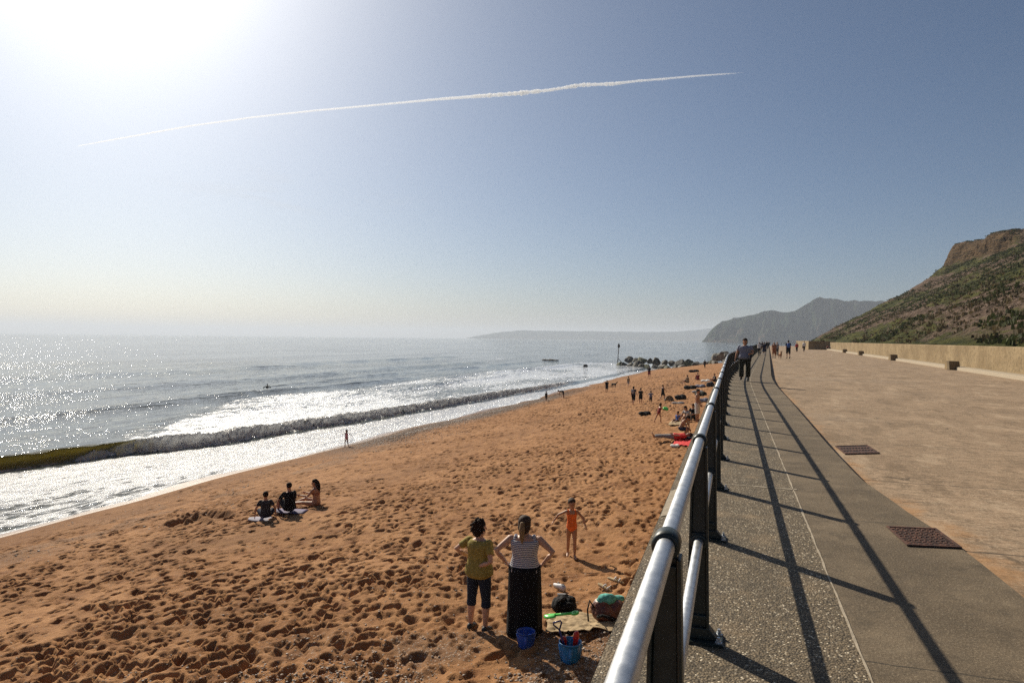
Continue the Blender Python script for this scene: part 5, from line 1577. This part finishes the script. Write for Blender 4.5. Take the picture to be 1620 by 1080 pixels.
bm = bmesh.new(); add_tube(bm, [(0, 0, 0), (0, 0, .42)], .014, 10); add_tube(bm, [(0, 0, .41), (-.055, 0, .50), (-.05, 0, .53), (.05, 0, .53), (.055, 0, .50), (0, 0, .41)], .011, 8); bm_obj('shaft', bm, M['darkblueplastic'], sp, True)
rk = thing('sand_scoop', 'bright green sand scoop resting across the top of spade handle', 'scoop', q + Vector((-.19, -.03, .60)))
rk.rotation_euler = (0, -.22, bearing(900) - .2)
bm = bmesh.new(); add_tube(bm, [(-.01, 0, 0), (.22, 0, .0)], .017, 10); bm_obj('grip', bm, M['greenplastic'], rk, True)
bm = bmesh.new(); add_lathe(bm, [(.026, -.012), (.05, -.014), (.054, 0), (.05, .014), (.026, .012), (.026, -.012)], 16, Matrix.Translation((.26, 0, 0))); bm_obj('ring', bm, M['greenplastic'], rk, True)
bm = bmesh.new()
rs = []
for i in range(8):
    f = i / 7; wd = .055 + .015 * math.sin(f * 3)
    if f > .75: wd *= 1 - (f - .75) * 2.2
    rs.append([Vector((-.16 * f, wd * math.cos(a), .018 * math.sin(a) - .012 * math.cos(a) ** 2)) for a in [2 * math.pi * k / 12 for k in range(12)]])
ring_loft(bm, rs); bm_obj('blade', bm, M['greenplastic'], rk, True)
for k, (dx, dy, hh, lab) in enumerate(((.045, .02, .36, 'tall red toy mould standing in the light blue bucket'), (-.06, .05, .25, 'short red toy mould leaning in the light blue bucket'))):
    bm = bmesh.new(); add_lathe(bm, [(.001, 0), (.030, 0), (.034, hh * .4), (.034, hh * .7), (.040, hh * .72), (.036, hh * .95), (.02, hh), (.001, hh)], 14)
    o = bm_obj('toy_mould', bm, M['redplastic'], None, True); o.location = q + Vector((dx, dy, .06)); o.rotation_euler = (.1, .12 - .3 * k, 0)
    tag(o, lab, 'toy', 'red toys in the bucket')

def cloth_sheet(name, corners, mat, label, cat, seed, amp=.03, n=44, group=None, thick=.008):
    A, B, Cc, D = [Vector(c) for c in corners]
    f = np.linspace(0, 1, n)
    Fx, Fy = np.meshgrid(f, f)
    P = np.zeros((n, n, 3))
    for i in range(n):
        for j in range(n):
            p = A.lerp(B, f[j]).lerp(D.lerp(Cc, f[j]), f[i])
            u = -p.x + c1(p.y) - WALL_U
            ii = min(max(np.searchsorted(SAND_YS, p.y), 3), len(SAND_YS) - 4); jj = min(max(np.searchsorted(SAND_US, u), 3), len(SAND_US) - 4)
            P[i, j] = (p.x, p.y, float(SAND_Z[ii - 3:ii + 4, jj - 3:jj + 4].max()) + .008)
    for _ in range(3):
        q = P[..., 2].copy()
        q[1:-1, 1:-1] = np.maximum(P[1:-1, 1:-1, 2] - .006, (P[:-2, 1:-1, 2] + P[2:, 1:-1, 2] + P[1:-1, :-2, 2] + P[1:-1, 2:, 2]) / 4)
        P[..., 2] = q
    P[..., 2] += amp * np.abs(fbm(Fx * 7 + Fy * 2, Fy * 2.2, 3, seed)) + .3 * amp * fbm(Fx * 16, Fy * 16, 2, seed + 1)
    e = .02 * fbm(Fy * 6, Fx * 6, 2, seed + 5)
    P[..., 0] += e; P[..., 1] += e
    c0 = P.reshape(-1, 3).mean(0)
    o = grid(name, P[..., 0] - c0[0], P[..., 1] - c0[1], P[..., 2] - c0[2], M[mat])
    o.location = c0
    m = o.modifiers.new('t', 'SOLIDIFY'); m.thickness = thick; m.offset = 0
    return tag(o, label, cat, group)
cloth_sheet('beach_towel', [on_beach(863, 998), on_beach(990, 1007), on_beach(985, 977), on_beach(868, 974)], 'towel', 'crumpled beige beach towel spread beside the buckets by the wall', 'towel', 3, .05)

def lumpy(name, pos, rz, parts, mat, label, cat, vx=.012, group=None):
    bm = bmesh.new()
    for c, r in parts:
        add_ell(bm, c, (Vector((r[0], 0, 0)), Vector((0, r[1], 0)), Vector((0, 0, r[2]))), 14, 10)
    o = remeshed(name, bm, M[mat], None, vx, 4)
    me = o.data
    n = len(me.vertices); co = np.empty(n * 3, np.float32); me.vertices.foreach_get('co', co); co = co.reshape(-1, 3)
    s = fbm(co[:, 0] * 7 + co[:, 2] * 5, co[:, 1] * 7 - co[:, 2] * 4, 4, len(label)) * .045
    nr = co - co.mean(0); nr /= np.linalg.norm(nr, axis=1, keepdims=True) + 1e-6
    me.vertices.foreach_set('co', (co + nr * s[:, None]).astype(np.float32).ravel()); me.update()
    o.location = pos; o.rotation_euler = (0, 0, rz)
    return tag(o, label, cat, group)
q = beach(968, 985)
bg = lumpy('bag', q + Vector((-.05, 0, .0)), .5, [((0, 0, .14), (.25, .17, .15)), ((-.10, .05, .20), (.15, .14, .13)), ((.12, -.04, .16), (.15, .14, .17)), ((0, .0, .25), (.16, .08, .10))], 'brownleather', 'bulging brown leather bag sagging against the sea wall', 'bag', .012)
bm = bmesh.new(); add_tube(bm, [(-.22, .0, .22), (-.30, -.03, .34), (-.34, -.06, .22), (-.33, -.08, .06)], .012, 8); bm_obj('strap', bm, M['black'], bg, True)
bm = bmesh.new(); add_tube(bm, [(-.20, -.10, .12), (-.16, -.20, .18), (.02, -.22, .12), (.10, -.20, .05)], .022, 8); bm_obj('flap_edge', bm, M['black'], bg, True)
lumpy('towel_bundle', q + Vector((-.02, .06, .27)), .6, [((-.05, 0, .05), (.14, .10, .09)), ((.10, .02, .03), (.15, .08, .06)), ((-.14, .0, .0), (.07, .07, .10))], 'tealtowel', 'teal and white towel bundled on top of the brown bag', 'towel', .012)
q = beach(893, 962)
bk = lumpy('bag', q, .3, [((0, 0, .07), (.20, .15, .09)), ((.10, .03, .13), (.08, .10, .09)), ((-.12, -.02, .10), (.07, .13, .11)), ((0, .10, .16), (.10, .05, .07)), ((.05, -.10, .08), (.12, .05, .09)), ((-.03, .0, .19), (.05, .09, .04))], 'black', 'slouching black bag lying on sand next to the single shoe', 'bag', .012)
bm = bmesh.new(); add_tube(bm, [(-.10, -.10, .18), (-.02, -.16, .27), (.08, -.14, .26), (.12, -.06, .2)], .011, 8); bm_obj('strap', bm, M['charcoal'], bk, True)
bm = bmesh.new(); add_box(bm, (-.05, -.02, .265), (.13, .05, .012)); bmesh.ops.bevel(bm, geom=bm.edges[:], offset=.004, segments=2, affect='EDGES'); bm_obj('pocket_trim', bm, M['grey'], bk)

def shoe(pos, rz, mat, sole, label, L=.27, roll=0.0, sandal=False, group=None):
    o = thing('sandal' if sandal else 'shoe', label, 'sandal' if sandal else 'shoe', pos, rz, group)
    o.rotation_euler = (roll, 0, rz)
    bm = bmesh.new(); rs = []
    for zz, k in ((0, .96), (.008, 1), (.026, 1), (.030, .96)):
        ring = []
        for i in range(24):
            a = 2 * math.pi * i / 24
            y = .5 * L * math.sin(a); wd = (.155 + .03 * math.sin(a)) * L
            ring.append(Vector((wd * math.cos(a) * k, y * k, zz)))
        rs.append(ring)
    ring_loft(bm, rs); bm_obj('sole', bm, M[sole], o, True)
    bm = bmesh.new()
    if sandal:
        for y in (.06, -.20):
            add_tube(bm, [Vector((-.16 * L, y * L, .025)), Vector((-.10 * L, y * L, .06)), Vector((.10 * L, y * L, .06)), Vector((.16 * L, y * L, .025))], .013, 8)
        bm_obj('strap', bm, M[mat], o, True)
    else:
        rs = []
        for y, wd, hh in ((-.47, .07, .06), (-.42, .12, .085), (-.2, .13, .085), (-.02, .135, .075), (.2, .15, .05), (.4, .12, .035), (.48, .05, .025)):
            rs.append([Vector((wd * L * math.cos(a), y * L, .026 + max(0, hh * math.sin(a)) if math.sin(a) > 0 else .026)) for a in [2 * math.pi * k / 14 for k in range(14)]])
        ring_loft(bm, rs); bm_obj('upper', bm, M[mat], o, True)
        bm = bmesh.new(); add_lathe(bm, [(.05 * L * 1.3, .10), (.09 * L, .108), (.10 * L, .112), (.08 * L, .114), (.05 * L, .10)], 14, Matrix.Translation((0, -.25 * L, 0))); bm_obj('opening', bm, M['charcoal'], o, True)
    return o
shoe(beach(885, 930) + Vector((0, 0, .03)), 1.0, 'shoe_white', 'tan_sole', 'single whitish trainer lying behind the black bag', .30, .12)
shoe(beach(957, 929) + Vector((0, 0, .04)), 1.2, 'shoe_white', 'tan_sole', 'tan sandal lying sole up nearer the camera in the pair', .30, .30, True, 'pair of sandals')
shoe(beach(974, 920) + Vector((0, 0, .04)), 1.5, 'shoe_white', 'tan_sole', 'tan sandal lying tilted beyond its twin in the pair', .30, .22, True, 'pair of sandals')

# green toy in the striding girl's hands
bm = bmesh.new(); add_lathe(bm, [(.001, 0), (.10, 0), (.16, .02), (.14, .05), (.10, .06), (.001, .055)], 16); 
o = bm_obj('toy_sieve', bm, M['greenplastic'], None, True); o.location = pt + Vector((-math.sin(bearing(1042) - 1.1), math.cos(bearing(1042) - 1.1), 0)) * .40 + Vector((0, 0, .76)); o.rotation_euler = (.5, .3, 0)
tag(o, 'round green toy held out by girl in dark red swimsuit', 'toy')

# tent, boards, bags and blankets of the far camps
q = beach(1059, 634)
TS = .5
tn = thing('beach_tent', 'small pale dome tent pitched on the sand behind the family', 'tent', q, bearing(1059) + .6)
bm = bmesh.new(); rs = []
for i in range(10):
    f = i / 9; a = f * math.pi / 2
    rs.append([Vector((.75 * math.cos(a) * math.cos(t), .60 * math.cos(a) * math.sin(t), .78 * math.sin(a))) * TS + Vector((0, 0, .02)) for t in [math.pi * k / 14 for k in range(15)]])
vs = [[bm.verts.new(p) for p in r] for r in rs]
for a, b in zip(vs[:-1], vs[1:]):
    for k in range(14): bm.faces.new((a[k], a[k + 1], b[k + 1], b[k]))
o = bm_obj('canopy', bm, M['tentgrey'], tn, True); md = o.modifiers.new('t', 'SOLIDIFY'); md.thickness = .02
bm = bmesh.new(); add_tube(bm, [Vector((.76 * math.cos(t), .02, .80 * math.sin(t))) * TS for t in [math.pi * k / 14 for k in range(15)]], .022, 6); bm_obj('hoop', bm, M['charcoal'], tn, True)
def pile(px, py, L, W, Hh, mat, label, cat='bag', rz=0.3, name='bag', group='bags and blankets of the far camps'):
    q = beach(px, py)
    return lumpy(name, q, bearing(px) + rz, [((-L * .25, 0, Hh * .4), (L * .3, W * .45, Hh * .5)), ((L * .2, .05, Hh * .45), (L * .32, W * .5, Hh * .55)), ((0, -.05, Hh * .3), (L * .5, W * .5, Hh * .34))], mat, label, cat, max(.03, L / 40), group)
pile(1077, 631, .85, .6, .38, 'black', 'long black bag heap lying to the seaward side of pale tent')
pile(1073, 638, .85, .4, .16, 'grey', 'folded grey windbreak lying in front of black bag heap', 'windbreak', .2, 'windbreak')
pile(1020, 655, .72, .45, .22, 'black', 'lone black holdall on the sand left of the striding girl', 'bag', .35)  # low black lump lying by itself, no particular item meant
pile(1092, 615, 1.1, .7, .40, 'black', 'biggest black heap of bags in the far camp', 'bag', .1)
pile(1108, 612, .9, .7, .3, 'greyblue', 'grey blue blanket heap next to the biggest black heap', 'blanket', -.1, 'blanket')
pile(1104, 620, 1.0, .6, .2, 'grey', 'rumpled grey towel heap at the near side of far camp', 'towel', .4, 'towel')
pile(1117, 604, 1.0, .7, .25, 'white', 'pale towel heap close to railing in the far camp', 'towel', .1, 'towel')
pile(1109, 625, .9, .6, .35, 'olive', 'dark olive rucksack lying behind the standing man', 'rucksack', .2, 'rucksack')
pile(1113, 634, .8, .5, .3, 'greyblue', 'grey blue bag on the sand behind the standing man', 'bag', .3)
pile(1124, 611, .7, .6, .5, 'charcoal', 'tall charcoal bag beside the sitter under the railing', 'bag', .3)
pile(1098, 588, 1.6, .6, .45, 'black', 'long low dark bundle on the far sand nearest the groyne', 'bundle', .25, 'beach_bundle')
cloth_sheet('beach_towel', [on_beach(1057, 671), on_beach(1090, 669), on_beach(1088, 664), on_beach(1060, 665)], 'towel', 'pale towel under the small child in blue', 'towel', 8, .04, 16)
cloth_sheet('beach_towel', [on_beach(1064, 706), on_beach(1099, 709), on_beach(1098, 700), on_beach(1070, 698)], 'brightred', 'bright red towel under the person lying on back', 'towel', 9, .05, 20)
pile(1090, 697, .9, .45, .25, 'navy', 'navy and pale blue clothes heap next to the red towel', 'clothes', .2, 'clothes_heap')
pile(1069, 708, .35, .25, .12, 'white', 'small white bundle on sand in front of the red towel', 'bundle', .2, 'cloth_bundle')

# pebbles
def pebbles(name, pts, sizes, seed, cols):
    rng = np.random.default_rng(seed)
    ico = np.array([(0, 0, 1), (.894, 0, .447), (.276, .851, .447), (-.724, .526, .447), (-.724, -.526, .447), (.276, -.851, .447), (.724, .526, -.447), (-.276, .851, -.447), (-.894, 0, -.447), (-.276, -.851, -.447), (.724, -.526, -.447), (0, 0, -1)])
    F = np.array([(0, 1, 2), (0, 2, 3), (0, 3, 4), (0, 4, 5), (0, 5, 1), (1, 6, 2), (2, 7, 3), (3, 8, 4), (4, 9, 5), (5, 10, 1), (6, 7, 2), (7, 8, 3), (8, 9, 4), (9, 10, 5), (10, 6, 1), (11, 7, 6), (11, 8, 7), (11, 9, 8), (11, 10, 9), (11, 6, 10)])
    n = len(pts)
    a = rng.random(n) * 6.28
    sx = sizes * (.7 + .7 * rng.random(n)); sy = sizes * (.6 + .5 * rng.random(n)); sz = sizes * (.35 + .35 * rng.random(n))
    L = ico[None] * np.stack([sx, sy, sz], -1)[:, None]
    X = L[..., 0] * np.cos(a)[:, None] - L[..., 1] * np.sin(a)[:, None]; Y = L[..., 0] * np.sin(a)[:, None] + L[..., 1] * np.cos(a)[:, None]
    V = np.stack([X, Y, L[..., 2]], -1) + pts[:, None]
    Fq = (F[None] + np.arange(n)[:, None, None] * 12).reshape(-1, 3)
    me = np_mesh(name, V, Fq, {'tint': np.repeat(rng.random(n), 12)})
    o = link(name, me, cols, None, True)
    return tag(o, kind='stuff')
t = NT('pebble_stone')
tv = t.attr('tint')
cr = t.n('ValToRGB', None, Fac=tv)
els = cr.color_ramp.elements
els[0].position = 0; els[0].color = (.12, .085, .06, 1); els[1].position = 1; els[1].color = (.58, .50, .42, 1)
for ps, cl in ((.35, (.26, .16, .10, 1)), (.6, (.20, .17, .15, 1)), (.85, (.36, .27, .2, 1))):
    e = els.new(ps); e.color = cl
M['pebble'] = t.done(t.bsdf(Base_Color=cr.outputs[0], Roughness=.6))
M['rubble'] = m_plain('pinkish_rubble', (.27, .185, .145), .85, .4, 2, bump=.05)
def scatter_pebbles():
    rng = np.random.default_rng(17)
    def put(n, fu, fy, ok, s0, s1, name, seed):
        u = fu(rng.random(n)); y = fy(rng.random(n))
        k = ok(u, y); u, y = u[k], y[k]
        ii = np.clip(np.searchsorted(SAND_YS, y), 1, len(SAND_YS) - 2); jj = np.clip(np.searchsorted(SAND_US, u), 1, len(SAND_US) - 2)
        z = SAND_Z[ii, jj] + .003
        sz = s0 + (s1 - s0) * rng.random(len(u)) ** 3
        pebbles(name, np.stack([-(u + WALL_U) + cc(y), y, z], -1), sz, seed, M['pebble'])
    put(60000, lambda r: .1 + 7.5 * r, lambda r: 5 + 8 * r, lambda u, y: (rng.random(len(u)) < .9 * (1 - sstep(8.8, 11.2, y + .45 * u)) * sstep(.35, .62, .5 + .5 * fbm(u * .8, y * .8, 3, 14)) + .015), .007, .030, 'foreground_pebbles', 5)
    hp, hs_ = _rubble
    pebbles('hill_rubble', hp, hs_, 9, M['rubble'])
    put(90000, lambda r: 17.6 + 5.8 * r, lambda r: 30 + 60 * r, lambda u, y: (rng.random(len(u)) < np.exp(-((u - 21.0) / 1.7) ** 2) * sstep(34, 40, y) * (1 - sstep(62, 88, y)) + .02), .012, .05, 'shingle_pebbles', 6)
    put(9000, lambda r: 14.5 + 8 * r, lambda r: 10 + 34 * r, lambda u, y: (rng.random(len(u)) < .8 * sstep(.55, .72, .5 + .5 * fbm(u * .5, y * .22, 3, 24)) + .03), .010, .045, 'strandline_pebbles', 7)
scatter_pebbles()

# ------------------------------------------------------------------ haze
bm = bmesh.new()
add_box(bm, (-0, 5000, 88), (29500, 19000, 200))
hz = bm_obj('haze', bm, None)
t = NT('haze_air')
pv = t.n('VolumePrincipled', None, Color=(.74, .82, .95), Density=.00015, Anisotropy=.2)
t.t.links.new(pv.outputs[0], t.out.inputs['Volume'])
hz.data.materials.append(t.m)
tag(hz, kind='stuff')
